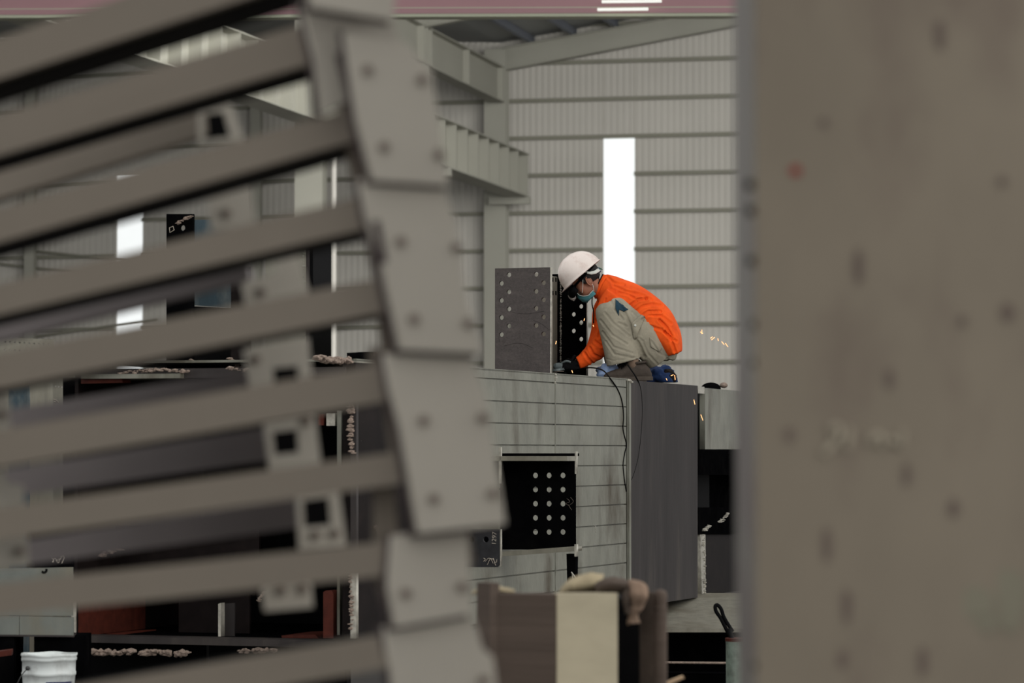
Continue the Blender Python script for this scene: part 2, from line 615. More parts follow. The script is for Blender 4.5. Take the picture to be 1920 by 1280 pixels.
UR = uvx(965)
girder_along('trim_crane_runway', UR + 0.28, WALL.uv(985, 372)[1], WALL.uv(985, 296)[1], 0.8, 46, 0.30, 1.15, M['frame'])
girder_along('trim_eaves_girder', UEAV + 0.1, WALL.uv(955, 196)[1], WALL.uv(955, 134)[1], 0.8, 46, 0.20, 3.9, M['frame'])
for k in range(4):
    t = 0.9 + k * BAY
    bm = bmesh.new()
    pbox(bm, WALL, UEAV - 0.1, UR + 0.62, WALL.uv(985, 372)[1] - 0.22, WALL.uv(985, 372)[1] - 0.03, t - 0.08, t + 0.08)
    struct(bm_obj('trim_runway_bracket', bm, M['frame']))
# cross braces on the left part of the back wall
for a, b in (((-40, 490), (215, 520)), ((60, 470), (330, 500)), ((0, 640), (300, 600))):
    struct(tube('trim_brace', [WALL.px(*a, 0.2), WALL.px(*b, 0.2)], 0.035, M['girt'], smooth_path=False))

# red overhead crane girder
CR = Plane(P(900, 30, 45), Vector((-0.02, -1, 0)))
cr = thing('overhead_crane_girder', P(900, 33, 45), 'long pink red overhead crane girder crossing the top of the hall', 'crane')
for nm, (y0, y1), (d0, d1), m in (('web', (-60, 14), (-0.05, 0.0), 'pink'), ('lower_flange', (17, 27), (-0.25, 0.1), 'pink'),
                                  ('flange_line', (14, 17), (-0.05, 0.03), 'pale'), ('bottom_plate', (27.5, 33), (-0.2, 0.1), 'pale'), ('upper_flange', (-75, -60), (-0.25, 0.1), 'pink')):  # the pale strips paint the highlight along the lower flange
    v1, v0 = CR.uv(900, y0)[1], CR.uv(900, y1)[1]
    bm = bmesh.new()
    pbox(bm, CR, CR.uv(-150, 30)[0], CR.uv(1900, 30)[0], v0, v1, d0, d1)
    bm_obj(nm, bm, M[m], cr)
for i, (x0, x1, y0) in enumerate(((1128, 1240, 6), (1120, 1215, 21))):
    tag(tube('tube_lamp', [CR.px(x0, y0, 0.16), CR.px(x1, y0 - 1, 0.16)], 0.022, M['lamp'], smooth_path=False),
        ('lit white tube lamp on the pink crane girder, upper of the pair', 'lit white tube lamp along the lower flange of the pink crane girder')[i], 'lamp', 'tube lamps on the crane girder')

# ------------------------------------------------------------------ the big box girder the welder works on
DS = Vector((1, 2.91, 0)).normalized()         # along the girder
DN = Vector((DS.y, -DS.x, 0))                  # its visible side looks this way
SIDE = Plane(Vector((0, 18.64, CAMZ)), DN)
TOPV, BOTV = 0.47, -1.0


def send(px):                                  # u coordinate on the side plane at picture x
    return SIDE.uv(px, 845)[0]


END = Plane(SIDE.px(660, 845), -DS)            # near end, looks at the viewer
g = thing('box_girder', SIDE.at(send(900), BOTV), 'huge grey box girder with grooved steel side panels under the crouching welder', 'girder')
lines = [0.412 - 0.1263 * k for k in range(12)]


def rows(name, ua, ub, vals, m, gap=0.004):
    bm = bmesh.new()
    vals = sorted(vals, reverse=True)
    for a, b in zip(vals[:-1], vals[1:]):
        pbox(bm, SIDE, ua, ub, b + gap, a - gap, -0.02, 0.0)
    pbox(bm, SIDE, ua, ub, vals[-1], vals[0], -0.03, -0.014)
    return bm_obj(name, bm, m, g, bevel=0.0)


rows('side_panel', send(872), send(1040.5), [TOPV] + lines + [BOTV], M['galv'])
rows('side_panel', send(1042), send(1174), [TOPV] + lines + [BOTV], M['galv'])
rows('side_panel', send(668), send(872), [TOPV, 0.046, 0.0], M['galv2'])
# weld bead at the seam, beads at crossings
for px in (1041.3, 1176.5):
    pts = [SIDE.at(send(px) + random.uniform(-.003, .003), TOPV - i * 0.06, 0.0) for i in range(25)]
    tube('weld_seam', pts, 0.004, M['galv'], g, res=1)
box_on('corner_strip', SIDE, 1177.5, 712, 1181.5, 1108, -0.04, 0.008, M['galv'], g)
bm = bmesh.new()
pbox(bm, SIDE, send(668), send(1176), TOPV - 0.012, TOPV, -1.55, 0.0)
bm_obj('top_flange', bm, M['galv'], g)
# open near end, seen between the stacked rails
W_ = END.uv(140, 845)[0]
bm = bmesh.new()
pbox(bm, END, W_, -0.04, END.uv(400, 700)[1] - 0.02, END.uv(400, 690)[1], -3.0, 0)
bm_obj('end_top_flange', bm, M['dark'], g)
bm = bmesh.new()
pbox(bm, END, W_, 0, BOTV + 0.0, BOTV + 0.035, -.15, 0)
bm_obj('flange_lip', bm, M['dark'], g)
bm = bmesh.new()
pbox(bm, END, W_, 0, BOTV + 0.0, BOTV + 0.030, -5.0, -.15)
bm_obj('bottom_flange', bm, M['black'], g)  # deep part coloured black for the shade inside the box
bm = bmesh.new()
pbox(bm, END, W_ - 0.01, W_ + 0.015, BOTV - 0.05, END.uv(140, 1120)[1], -.12, 0.01)
bm_obj('edge_plate', bm, M['edge'], g)
bm = bmesh.new()
pbox(bm, END, W_, W_ + 0.02, BOTV + 0.03, END.uv(140, 700)[1], -5, 0)
bm_obj('far_web', bm, M['brown'], g)
bm = bmesh.new()
pbox(bm, END, W_ + 0.02, W_ + 0.03, BOTV + 0.03, END.uv(140, 1118)[1], -0.8, -0.01)
bm_obj('rust_lining', bm, M['rust'], g)
plate('added_gap_cover', END.off(-.05), [(118, 708), (141, 708), (141, 1075), (118, 1075)], 0.03, M['black'], g)  # black plate added to darken a bright strip beside the far web
bm = bmesh.new()
pbox(bm, END, W_ + 0.03, 0.0, BOTV + 0.03, TOPV - 0.1, -1.6, -1.58)
bm_obj('diaphragm', bm, M['blk'], g)
bm = bmesh.new()
pbox(bm, END, END.uv(640, 800)[0], END.uv(664, 800)[0], BOTV, TOPV - 0.02, -1.0, -0.02)
bm_obj('near_web', bm, M['brown'], g)
IN = END.off(-0.25)
box_on('rust_stiffener', IN, 147, 1128, 166, 1200, -0.5, 0, M['rust'], g)
box_on('rust_stiffener', IN, 143, 708, 156, 760, -0.5, 0, M['rust'], g)
plate('foot_plate', IN, [(150, 1190), (232, 1187), (230, 1200), (150, 1200)], 0.4, M['rust'], g)
plate('foot_plate', IN, [(528, 1191), (590, 1189), (602, 1200), (528, 1202)], 0.4, M['rust'], g)
plate('inner_stiffener', IN.off(-.3), [(335, 1120), (468, 1112), (468, 1200), (335, 1200)], 0.02, M['brown'], g)
plate('inner_stiffener', IN.off(-.2), [(150, 985), (486, 985), (486, 1062), (150, 1062)], 0.02, M['brown'], g)
plate('angle_leg', IN, [(409, 1132), (414, 1130), (414, 1200), (409, 1200)], 0.05, M['edge'], g)
plate('angle_leg', IN.off(-.05), [(414, 1132), (440, 1130), (440, 1198), (414, 1198)], 0.01, M['dark'], g)
plate('angle_foot', IN, [(347, 1196), (409, 1194), (414, 1202), (347, 1202)], 0.05, M['edge'], g)
plate('edge_strip', IN, [(155, 1026), (160, 1026), (160, 1075), (155, 1075)], 0.05, M['edge'], g)
plate('red_post', END.off(-.02), [(606, 1110), (610, 1107), (622, 1107), (625, 1112), (625, 1196), (606, 1196)], 0.12, M['rust'], g)
plate('bolted_post', END.off(-.05), [(632, 1060), (637, 1060), (637, 1190), (632, 1190)], 0.05, M['galv'], g)
plate('bolted_post', END.off(-.10), [(639, 1080), (648, 1080), (648, 1190), (639, 1190)], 0.02, M['dark'], g)
plate('upright_strip', END.off(-.02), [(632, 770), (640, 770), (640, 880), (632, 880)], 0.05, M['galv'], g)
plate('red_tab', END.off(-.04), [(597, 776), (607, 776), (607, 797), (597, 797)], 0.03, M['rust'], g)
plate('bright_tab', END.off(-.03), [(612, 775), (628, 775), (628, 798), (612, 798)], 0.03, M['edge'], g)
plate('pink_web', SIDE.off(-0.06), [(664, 838), (876, 838), (876, 1110), (664, 1130)], 0.02, M['brown'], g)
plate('near_edge_strip', END.off(0.02), [(657, 755), (668, 755), (668, 1196), (657, 1196)], 0.03, M['dark'], g)
plate('bright_edge_strip', END.off(0.03), [(657, 1075), (668, 1075), (668, 1196), (657, 1196)], 0.03, M['edge'], g)
box_on('top_cap_strip', END, 160, 702, 345, 709, -0.3, 0.05, M['galv'], g)
plate('rust_bracket', END.off(0.02), [(152, 709), (228, 708), (230, 717), (152, 719)], 0.1, M['rust'], g)


def crust(name, pts, w0, n, m, parent, seed=1, hgt=None):
    """crumbly slag along a path of world points"""
    rnd = random.Random(seed)
    bm = bmesh.new()
    for i in range(n):
        t = rnd.random() * (len(pts) - 1)
        k = int(t)
        p = pts[k].lerp(pts[k + 1], t - k)
        r = w0 * rnd.uniform(0.35, 1.0)
        res = bmesh.ops.create_icosphere(bm, subdivisions=1, radius=r)
        o = Vector((rnd.uniform(-1, 1), rnd.uniform(-1, 1), rnd.uniform(-1, 1))) * w0 * 0.6
        s = Vector((rnd.uniform(0.6, 2.2), rnd.uniform(0.5, 1.2), rnd.uniform(0.4, 1.0)))
        for v in res['verts']:
            v.co = Vector((v.co.x * s.x, v.co.y * s.y, v.co.z * s.z)) * (1 + 0.35 * noise.noise(v.co * 60 + p)) + p + o
    o = bm_obj(name, bm, m, parent)
    o['kind'] = 'stuff'
    return o


crust('slag_crust', [END.px(147, 1222, .02), END.px(250, 1222, .02), END.px(355, 1224, .02)], 0.018, 110, M['slag'], g, 1)
crust('slag_crust', [END.px(452, 1219, .02), END.px(520, 1218, .02)], 0.014, 40, M['slag'], g, 2)
crust('slag_crust', [END.px(230, 700, .03), END.px(300, 693, .03), END.px(362, 696, .03)], 0.012, 60, M['slag'], g, 3)
crust('slag_crust', [END.px(430, 690, .03), END.px(470, 695, .03)], 0.012, 30, M['slag'], g, 4)
crust('slag_crust', [SIDE.px(590, 672, .01), SIDE.px(650, 676, .01)], 0.018, 60, M['slag'], g, 5)
crust('slag_crust', [END.px(662, 760, .03), END.px(660, 800, .03), END.px(664, 850, .03)], 0.014, 50, M['slag'], g, 6)
crust('slag_crust', [END.px(662, 1080, .03), END.px(663, 1190, .03)], 0.010, 50, M['slag'], g, 7)
crust('slag_crust', [IN.px(192, 1040, .0), IN.px(206, 1032, .0), IN.px(222, 1028, 0)], 0.018, 26, M['slag'], g, 8)
crust('slag_crust', [SIDE.px(696, 985, .02), SIDE.px(706, 1002, .02)], 0.010, 26, M['slag'], g, 9)
crust('slag_crust', [SIDE.px(1115, 984, .0), SIDE.px(1117, 996, .0)], 0.005, 14, M['edge'], g, 10)
crust('slag_crust', [SIDE.px(1041, 700, .0), SIDE.px(1041, 718, .0)], 0.008, 14, M['edge'], g, 11)
crust('slag_crust', [SIDE.px(668, 828, .0), SIDE.px(712, 828, 0), SIDE.px(750, 829, 0)], 0.006, 24, M['edge'], g, 12)
crust('slag_crust', [END.px(455, 1130, -.2), END.px(468, 1112, -.2)], 0.010, 20, M['slag'], g, 13)
# body behind the side, keeps the box solid from other positions
bm = bmesh.new()
pbox(bm, SIDE, send(668) + 1.7, send(1306), BOTV + 0.02, TOPV - 0.02, -1.55, -0.035)
bm_obj('core', bm, M['black'], g)

# dark plate at the joint, coplanar with the side
jp = plate('joint_plate', SIDE.off(0.004), [(1182, 712.5), (1308, 722.8), (1308, 1119.5), (1182, 1139)], 0.05, M['dark'])
tag(jp, 'tall dark steel plate joining the grooved panels to the gap', 'steel plate')
crust('weld_spatter', [SIDE.px(1177, 712, .01), SIDE.px(1181, 716, .01)], 0.010, 18, M['edge'], jp, 20)
tube('plate_edge', [SIDE.px(1308, 722.8, -.02), SIDE.px(1308, 1119, -.02)], 0.01, M['dark'], jp, smooth_path=False)

# the next girder beyond the gap
g2 = thing('far_girder', SIDE.at(send(1350), BOTV), 'darker steel girder with open frame beyond the narrow gap, beside the foreground column', 'girder')
plate('side_panel', SIDE, [(1322, 727), (1470, 740), (1470, 842), (1322, 842)], 0.04, M['galv'], g2)
plate('upper_crossbar', SIDE, [(1309, 842), (1470, 842), (1470, 890), (1309, 890)], 0.06, M['black'], g2)
plate('lower_crossbar', SIDE, [(1309, 951), (1470, 951), (1470, 1001), (1309, 1001)], 0.06, M['black'], g2)
plate('inner_plate', SIDE.off(-.3), [(1322, 880), (1375, 880), (1375, 960), (1322, 960)], 0.02, M['black'], g2)
plate('lower_panel', SIDE.off(-.02), [(1324, 1001), (1470, 1001), (1470, 1095), (1324, 1116)], 0.03, M['brown'], g2)
plate('edge_strip', SIDE.off(-.01), [(1313, 1000), (1323, 1000), (1323, 1116), (1316, 1116)], 0.03, M['edge'], g2)
plate('gap_shade', SIDE.off(-.25), [(1300, 736), (1330, 738), (1330, 1116), (1300, 1116)], 0.02, M['blk'], g2)  # black sheet added to paint the dark of the narrow gap
crust('slag_crust', [SIDE.px(1316, 994, .01), SIDE.px(1328, 984, .01)], 0.014, 26, M['edge'], g2, 21)
crust('slag_crust', [SIDE.px(1345, 978, .01), SIDE.px(1352, 975, .01), SIDE.px(1361, 962, .01)], 0.012, 26, M['edge'], g2, 22)
crust('slag_crust', [SIDE.px(1317, 1000, .01), SIDE.px(1319, 1060, .01), SIDE.px(1318, 1116, .01)], 0.009, 60, M['edge'], g2, 23)
plate('corner_block', SIDE.off(.0), [(1309, 724), (1321, 725), (1321, 738), (1309, 737)], 0.1, M['edge'], g2)
bm = bmesh.new()
pbox(bm, SIDE, send(1310), send(1600), BOTV + 0.02, TOPV - 0.03, -1.5, -0.9)
bm_obj('far_web', bm, M['black'], g2)

# support beams carrying the girders, down to the floor
sp = thing('support_beam', P(1300, 1270, 23), 'light grey wide support beam lying under the dark joint plate', 'beam')
SB = Plane(P(1310, 1178, 21.5), Vector((0.02, -1, 0)))
zt = BOTV + CAMZ
bm = bmesh.new()
a, b = P(1180, 1178, 21.3), P(1500, 1178, 21.3)
hexa(bm, [Vector((a.x, 21.3, a.z - .025)), Vector((b.x, 21.3, a.z - .025)), Vector((b.x, 21.3, a.z)), Vector((a.x, 21.3, a.z)),
          Vector((a.x, 22.6, zt - .03)), Vector((b.x + .1, 22.6, zt - .03)), Vector((b.x + .1, 22.6, zt)), Vector((a.x, 22.6, zt))])
bm_obj('top_flange', bm, M['galv2'], sp)
bm = bmesh.new()
hexa(bm, [Vector((a.x, 22.1, 0)), Vector((b.x, 22.1, 0)), Vector((b.x, 22.1, a.z - .03)), Vector((a.x, 22.1, a.z - .03)),
          Vector((a.x, 22.2, 0)), Vector((b.x, 22.2, 0)), Vector((b.x, 22.2, a.z - .03)), Vector((a.x, 22.2, a.z - .03))])
bm_obj('web', bm, M['black'], sp)
plate('bright_scrape', Plane(P(1310, 1155, 21.9), Vector((0, -0.35, 1)), Vector((0, 1, 0))), [(1266, 1152), (1332, 1150), (1334, 1153), (1266, 1155)], 0.004, M['edge'], sp)
SBL = ('black timber stack in the dark under the left end of the box girder', 'black timber stack in the dark under the open middle of the girder end', 'black timber stack under the box girder behind the wrapped crate')  # stacks widened and blackened to darken the space under the girder
for i, (px0, px1, Z) in enumerate(((150, 395, 17.4), (400, 655, 17.0), (905, 1170, 20.3))):  # support stacks widened and blackened to keep the space below dark
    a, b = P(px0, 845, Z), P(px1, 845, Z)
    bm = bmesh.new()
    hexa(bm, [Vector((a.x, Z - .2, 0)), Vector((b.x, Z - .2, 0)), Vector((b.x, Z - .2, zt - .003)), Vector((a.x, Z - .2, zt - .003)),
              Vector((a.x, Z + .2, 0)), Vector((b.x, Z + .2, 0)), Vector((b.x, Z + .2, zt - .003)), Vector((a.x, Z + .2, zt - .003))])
    tag(bm_obj('shade_timber', bm, M['blk'], bevel=0.01), SBL[i], 'timber', 'timber stacks under the box girder')

# I-beam stub on the girder side: web with fifteen bolt holes
RT = Plane(SIDE.px(938, 845), -DS)
st = thing('beam_stub', RT.px(1010, 1040), 'black beam stub with fifteen round bolt holes on the girder side', 'beam stub')
plate('web', RT, [(936, 862), (1079, 862), (1079, 1030), (936, 1030)], 0.012, M['black'], st,
      holes=[(x, y) for x in (1003.5, 1029, 1055) for y in (891, 917.5, 944, 970.5, 997)], hr=5.3)
u0, u1 = RT.uv(938, 845)[0], RT.uv(1080, 845)[0]
for nm, (y0, y1), (d0, d1) in (('top_flange', (855, 863.5), (-.02, .16)),):
    v1, v0 = RT.uv(1010, y0)[1], RT.uv(1010, y1)[1]
    bm = bmesh.new()
    pbox(bm, RT, u0, u1, v0, v1, d0, d1)
    bm_obj(nm, bm, M['galv2'], st, bevel=0.003)
plate('bottom_flange', RT.off(.12), [(938, 1034), (1079, 1024), (1079, 1033), (938, 1043)], 0.12, M['galv2'], st)
box_on('dark_seam', RT, 941, 849.5, 1076, 855, -.1, .02, M['black'], st)
plate('edge_strip', RT.off(.16), [(1078, 846), (1081, 846), (1081, 888), (1078, 888)], 0.02, M['edge'], st)
plate('edge_strip', RT.off(.18), [(1077, 1020), (1081, 1020), (1081, 1043), (1077, 1043)], 0.03, M['edge'], st)
plate('edge_strip', RT.off(.16), [(935.5, 838), (939, 838), (939, 906), (935.5, 906)], 0.02, M['edge'], st)
plate('prop', RT.off(.05), [(1062, 1038), (1079, 1038), (1078, 1112), (1064, 1112)], 0.05, M['black'], st)
for pts in ([(1063, 934), (1068, 940), (1062, 944), (1068, 947)], [(1070, 932), (1075, 940), (1069, 946)], [(1066, 946), (1072, 956)]):
    tube('chalk_mark', [RT.px(x, y, .003) for x, y in pts], 0.0009, M['rubber'], st, res=1)

# marked splice plate with two holes
SPL = Plane(P(910, 1030, 17.6), -DS)
spl = plate('splice_plate', SPL, [(856, 992), (939, 992), (939, 1056), (932, 1063), (856, 1063)], 0.014, M['splice'], holes=[(884, 1011), (911, 1011)], hr=5.6)
tag(spl, 'small black splice plate chalk-marked 1297 with two holes', 'steel plate')
plate('bright_edge', SPL.off(.002), [(937.5, 992), (939.5, 992), (939.5, 1062), (937.5, 1062)], 0.016, M['edge'], spl)
text_mesh('chalk_number', '1297', SPL, 927, 1009, 0.036, M['chalk'], spl, rot=math.radians(86))
for pts in ([(907, 1052), (910, 1048), (907, 1046)], [(910, 1052), (918, 1046), (925, 1056)], [(914, 1058), (922, 1047), (930, 1060)], [(925, 1046), (930, 1054), (932, 1048)]):
    tube('chalk_mark', [SPL.px(x, y, .003) for x, y in pts], 0.0014, M['chalk'], spl, res=1)
plate('hole_shade_backing', SPL.off(-.10), [(860, 996), (930, 996), (930, 1050), (860, 1050)], 0.04, M['blk'], spl)  # black backing added so the plate holes look dark

# perforated H column stub standing on the girder
HF = Plane(P(1037, 697, 21.25), -DS)
hs = thing('column_stub', HF.px(985, 694), 'upright dark H column stub with rows of bolt holes facing the welder', 'column stub')
hl = [(954, 515), (940, 531), (954, 547), (940, 563), (954, 579), (940, 595), (954, 611), (940, 627)]
hrr = [(1005, 514), (1019, 530), (1005, 546), (1019, 562), (1005, 578), (1019, 594), (1005, 610), (1019, 626)]
plate('front_flange', HF, [(928, 503), (1031.5, 501), (1031.5, 712), (928, 713)], 0.022, M['dark2'], hs, holes=hl + hrr, hr=4.6)
plate('flange_edge', HF.off(0.001), [(1031.5, 501), (1033.5, 501), (1034, 712), (1031.5, 712)], 0.022, M['edge'], hs)
HB = HF.off(-0.72)
ux0, ux1 = HB.uv(1006, 600)[0], HB.uv(1101, 600)[0]
bt = HB.uv(1050, 506)[1]
bb = TOPV + 0.0
u_mid = (HF.uv(928, 600)[0] + HF.uv(1034, 600)[0]) / 2


def hb_px(px, py):
    return (px, py)


zb_top = HF.uv(980, 503)[1]
bm = bmesh.new()
backholes = [(1075, 529), (1089, 543), (1075, 559.5), (1089, 574), (1075, 589), (1089, 604.5), (1075, 620), (1089, 635.5), (1012, 545), (1012, 575), (1012, 605), (1012, 635)]


plate('back_flange', HB, [(1006, yon(HB, 1006, zb_top)), (1100, yon(HB, 1100, zb_top)), (1100, yon(HB, 1100, TOPV + CAMZ - HB.O.z)), (1006, yon(HB, 1006, TOPV + CAMZ - HB.O.z))], 0.022, M['black'], hs, holes=backholes, hr=4.4)
plate('flange_edge', HB.off(.001), [(1099.5, yon(HB, 1100, zb_top)), (1101, yon(HB, 1101, zb_top)), (1101, yon(HB, 1101, TOPV + CAMZ - HB.O.z)), (1099.5, yon(HB, 1100, TOPV + CAMZ - HB.O.z))], 0.022, M['edge'], hs)
# web between the flanges
wp = Plane(HF.at(u_mid + 0.01, 0, 0), DN)
bm = bmesh.new()
WEBU = wp
me_pts = []
pbox(bm, HF, u_mid - 0.01, u_mid + 0.01, TOPV - (HF.O.z - CAMZ), zb_top - 0.02, -0.70, -0.02)
bm_obj('web', bm, M['galv2'], hs)
for px in (1035, 1041):
    for y0 in (520, 545):
        bm = bmesh.new()
        p0 = hit(px, y0, wp.O, wp.n)
        p1 = hit(px + 2, y0 + 8, wp.O, wp.n)
        uu0, uu1 = (p0 - wp.O).dot(wp.u), (p1 - wp.O).dot(wp.u)
        pbox(bm, wp, min(uu0, uu1), max(uu0, uu1), p1.z - wp.O.z, p0.z - wp.O.z, -0.004, 0.003)
        bm_obj('web_slot', bm, M['blk'], hs)
crust('weld_bead', [HB.px(1053, 520, .02), HB.px(1053, 600, .02), HB.px(1053, 690, .02)], 0.0042, 230, M['edge'], hs, 31)
for pts in ([(945, 648), (975, 643), (1000, 652)], [(960, 585), (985, 588), (1020, 583)], [(1000, 600), (1014, 606), (1030, 618)], [(935, 632), (937, 640)]):
    tube('scratch', [HF.px(x, y, .001) for x, y in pts], 0.0009, M['dark'], hs, res=1)

# dark upright box seen between the rails, standing on the girder end
UP = END.off(-0.4)
ub = thing('upright_box_stub', UP.px(380, 700), 'dark upright steel box stub with blue-grey inner sheet, glimpsed between the stacked rails', 'column stub')
plate('front_flange', UP, [(312, 401), (362, 401), (362, 700), (312, 700)], 0.02, M['black'], ub, holes=[(342, 427)], hr=5.5)
plate('inner_sheet', UP.off(-.2), [(362, 412), (434, 412), (434, 577), (362, 572)], 0.02, M['blue'], ub)
plate('shelf', UP.off(-.01), [(362, 676), (433, 676), (433, 678.5), (362, 678.5)], 0.2, M['edge'], ub)
plate('back_plate', UP.off(-.3), [(362, 574), (433, 577), (433, 698), (362, 698)], 0.02, M['blk'], ub)
plate('rear_flange', UP.off(-.02), [(433, 500), (468, 500), (468, 698), (433, 698)], 0.02, M['brown'], ub)
crust('paint_scuff', [UP.px(334, 420, .002), UP.px(345, 411, .002), UP.px(360, 406, .002)], 0.010, 30, M['slag'], ub, 41)
tube('chalk_square', [UP.px(x, y, .003) for x, y in ((318, 427), (325, 424), (327, 431), (319, 436), (318, 427))], 0.0018, M['chalk'], ub, res=1, smooth_path=False)
crust('slag_crust', [UP.px(362, 676, .02), UP.px(364, 680, .02)], 0.010, 14, M['slag'], ub, 42)
crust('slag_crust', [UP.px(434, 672, .02), UP.px(442, 680, .02), UP.px(450, 690, 0.02)], 0.012, 40, M['slag'], ub, 43)
gp = thing('upright_plate', UP.px(560, 700), 'light grey upright plate with black edge, left of the stacked rail ends', 'steel plate')
plate('face', UP.off(.05), [(498, 425), (573, 425), (573, 690), (498, 690)], 0.02, M['galv2'], gp)
plate('black_edge', UP.off(.04), [(579, 423), (587, 423), (587, 672), (579, 672)], 0.25, M['blk'], gp)
plate('weld_strip', UP.off(.045), [(572, 425), (580, 425), (580, 690), (572, 690)], 0.03, M['dark'], gp)
crust('weld_bead', [UP.px(577, 430, .06), UP.px(577, 560, .06), UP.px(577, 686, .06)], 0.008, 130, M['galv'], gp, 44)
tube('lifting_eye', [UP.px(541, 546, .06), UP.px(548, 544, .07), UP.px(555, 540, .08), UP.px(561, 546, .06)], 0.006, M['black'], gp)
sb = tag(plate('steel_offcut', SIDE.off(-0.1), [(677, 661), (712, 659), (712, 680), (677, 677)], 0.08, M['black']), 'small dark steel offcut lying on top of the girder end', 'offcut')
plate('bright_corner', SIDE.off(-0.098), [(701, 660), (711, 659), (707, 668), (700, 667)], 0.01, M['slag'], sb)

# perforated plates at the far left
PL1 = Plane(P(50, 650, 21), Vector((0.1, -1, 0)))
p1 = tag(plate('perforated_plate', PL1, [(-40, 630), (101, 636), (101, yon(PL1, 101, -PL1.O.z)), (-40, yon(PL1, -40, -PL1.O.z))], 0.02, M['galv2'],
               holes=[(x, 640 + x * 0.06) for x in range(10, 96, 9)] + [(x, 655 + x * 0.05) for x in range(10, 76, 9)], hr=2.0, seg=10),
         'grey plate with two rows of small holes at the far left edge', 'steel plate')
PL2 = Plane(P(120, 730, 18), Vector((0.1, -1, 0)))
p2 = tag(plate('perforated_plate', PL2, [(99, 700), (138, 700), (138, 766), (126, 768), (126, yon(PL2, 126, -PL2.O.z)), (99, yon(PL2, 99, -PL2.O.z))], 0.02, M['galv2'],
               holes=[(104 + 6 * k, 724 + 0.8 * k) for k in range(6)], hr=1.8, seg=10),
         'narrow grey plate with one row of holes beside the girder top', 'steel plate')
plate('bright_edge', PL2.off(.002), [(138, 700), (141, 700), (141, 765), (138, 765)], 0.03, M['edge'], p2)
for pts in ([(100, 748), (106, 750), (110, 754)], [(101, 752), (105, 753)], [(128, 752), (134, 748)]):
    tube('chalk_mark', [PL2.px(x, y, .003) for x, y in pts], 0.002, M['chalk'], p2, res=1)
PL3 = Plane(P(35, 745, 18.5), Vector((0.1, -1, 0)))
p3 = tag(plate('bent_sheet', PL3, [(16, 728), (55, 722), (56, 756), (54, yon(PL3, 55, -PL3.O.z)), (18, yon(PL3, 18, -PL3.O.z)), (16, 752)], 0.05, M['blue']),
         'short blue grey bent sheet at the left edge below the perforated plate', 'steel sheet')

# light grey beam and chalk-marked plate at the lower left
LB = Plane(P(60, 1130, 15.6), Vector((0.08, -1, 0)))
lb = thing('channel_beam', LB.px(60, 1192), 'pale grey channel beam lying low at the left behind the white bucket', 'beam')
plate('web', LB, [(-60, 1068), (137, 1063), (137, 1154), (-60, 1153)], 0.02, M['galv3'], lb)
plate('lower_face', LB.off(.01), [(-60, 1155), (36, 1155), (36, 1190), (-60, 1188)], 0.03, M['galv3'], lb)
plate('lower_face', LB.off(.01), [(37, 1155), (138, 1157), (138, 1191), (37, 1190)], 0.03, M['galv3'], lb)
plate('lower_flange', LB.off(.03), [(-60, 1189), (139, 1191), (139, 1194), (-60, 1192)], 0.2, M['dark'], lb)
for x in (-20, 110):
    c = LB.px(x, 1192)
    bm = bmesh.new()
    hexa(bm, [Vector((c.x - .12, c.y, 0)), Vector((c.x + .12, c.y, 0)), Vector((c.x + .12, c.y, c.z)), Vector((c.x - .12, c.y, c.z)),
              Vector((c.x - .12, c.y + .3, 0)), Vector((c.x + .12, c.y + .3, 0)), Vector((c.x + .12, c.y + .3, c.z)), Vector((c.x - .12, c.y + .3, c.z))])
    bm_obj('foot', bm, M['black'], lb)
CP_ = LB.off(-.1)
cp = tag(plate('marked_plate', CP_, [(50, 985), (139, 985), (139, 1064), (50, 1064)], 0.015, M['black']), 'black plate with chalk scrawl standing on the pale channel beam', 'steel plate')
for pts in ([(97, 1046), (100, 1050), (98, 1054)], [(100, 1054), (103, 1047), (106, 1052)], [(107, 1048), (109, 1055), (111, 1047)], [(112, 1050), (119, 1043), (116, 1056)], [(113, 1044), (120, 1042)]):
    tube('chalk_mark', [CP_.px(x, y, .003) for x, y in pts], 0.0018, M['chalk'], cp, res=1)
tag(tube('lifting_hook', [CP_.px(91, 1064, .15), CP_.px(90, 1069, .15), CP_.px(86, 1071, .15), CP_.px(82, 1069, .15)], 0.006, M['blk']), 'tiny black hook on the rim of the pale channel beam', 'hook')
tag(plate('rust_scrap', Plane(P(10, 1222, 15.2), Vector((0.1, -1, 0))), [(-10, 1222), (22, 1218), (22, 1228), (-10, 1232)], 0.1, M['rust']), 'rusty scrap piece at the lower left corner above the bucket', 'scrap')

# bucket
BZ = 15.4
bc = P(92, 1226, BZ)
bu = thing('bucket', (bc.x, BZ, bc.z - 0.36), 'dented white plastic bucket with navy label at the lower left corner', 'bucket')
r0 = (143 - 40) / 2 / F * BZ
prof = [(0.86, -0.36), (0.90, -0.25), (0.935, -0.13), (0.955, -0.10), (0.985, -0.098), (0.985, -0.085), (0.96, -0.08), (0.965, -0.03), (1.0, -0.028), (1.0, -0.018), (0.985, -0.01), (1.02, -0.004), (1.02, 0.004), (0.97, 0.004), (0.95, -0.02), (0.84, -0.34)]
bm = bmesh.new()
rings = []
for (r, z) in prof:
    rings.append([bm.verts.new(Vector((bc.x, BZ, bc.z + z)) + Vector((math.cos(a) * r0 * r * (1 + 0.012 * math.sin(3 * a + z * 9)), math.sin(a) * r0 * r, 0.002 * math.sin(5 * a)))) for a in [2 * math.pi * k / 48 for k in range(48)]])
for i in range(len(rings) - 1):
    for k in range(48):
        bm.faces.new((rings[i][k], rings[i][(k + 1) % 48], rings[i + 1][(k + 1) % 48], rings[i + 1][k]))
bm.faces.new(rings[0][::-1])
bm.faces.new(rings[-1])
bm_obj('shell', bm, M['whitem'], bu, smooth=True)
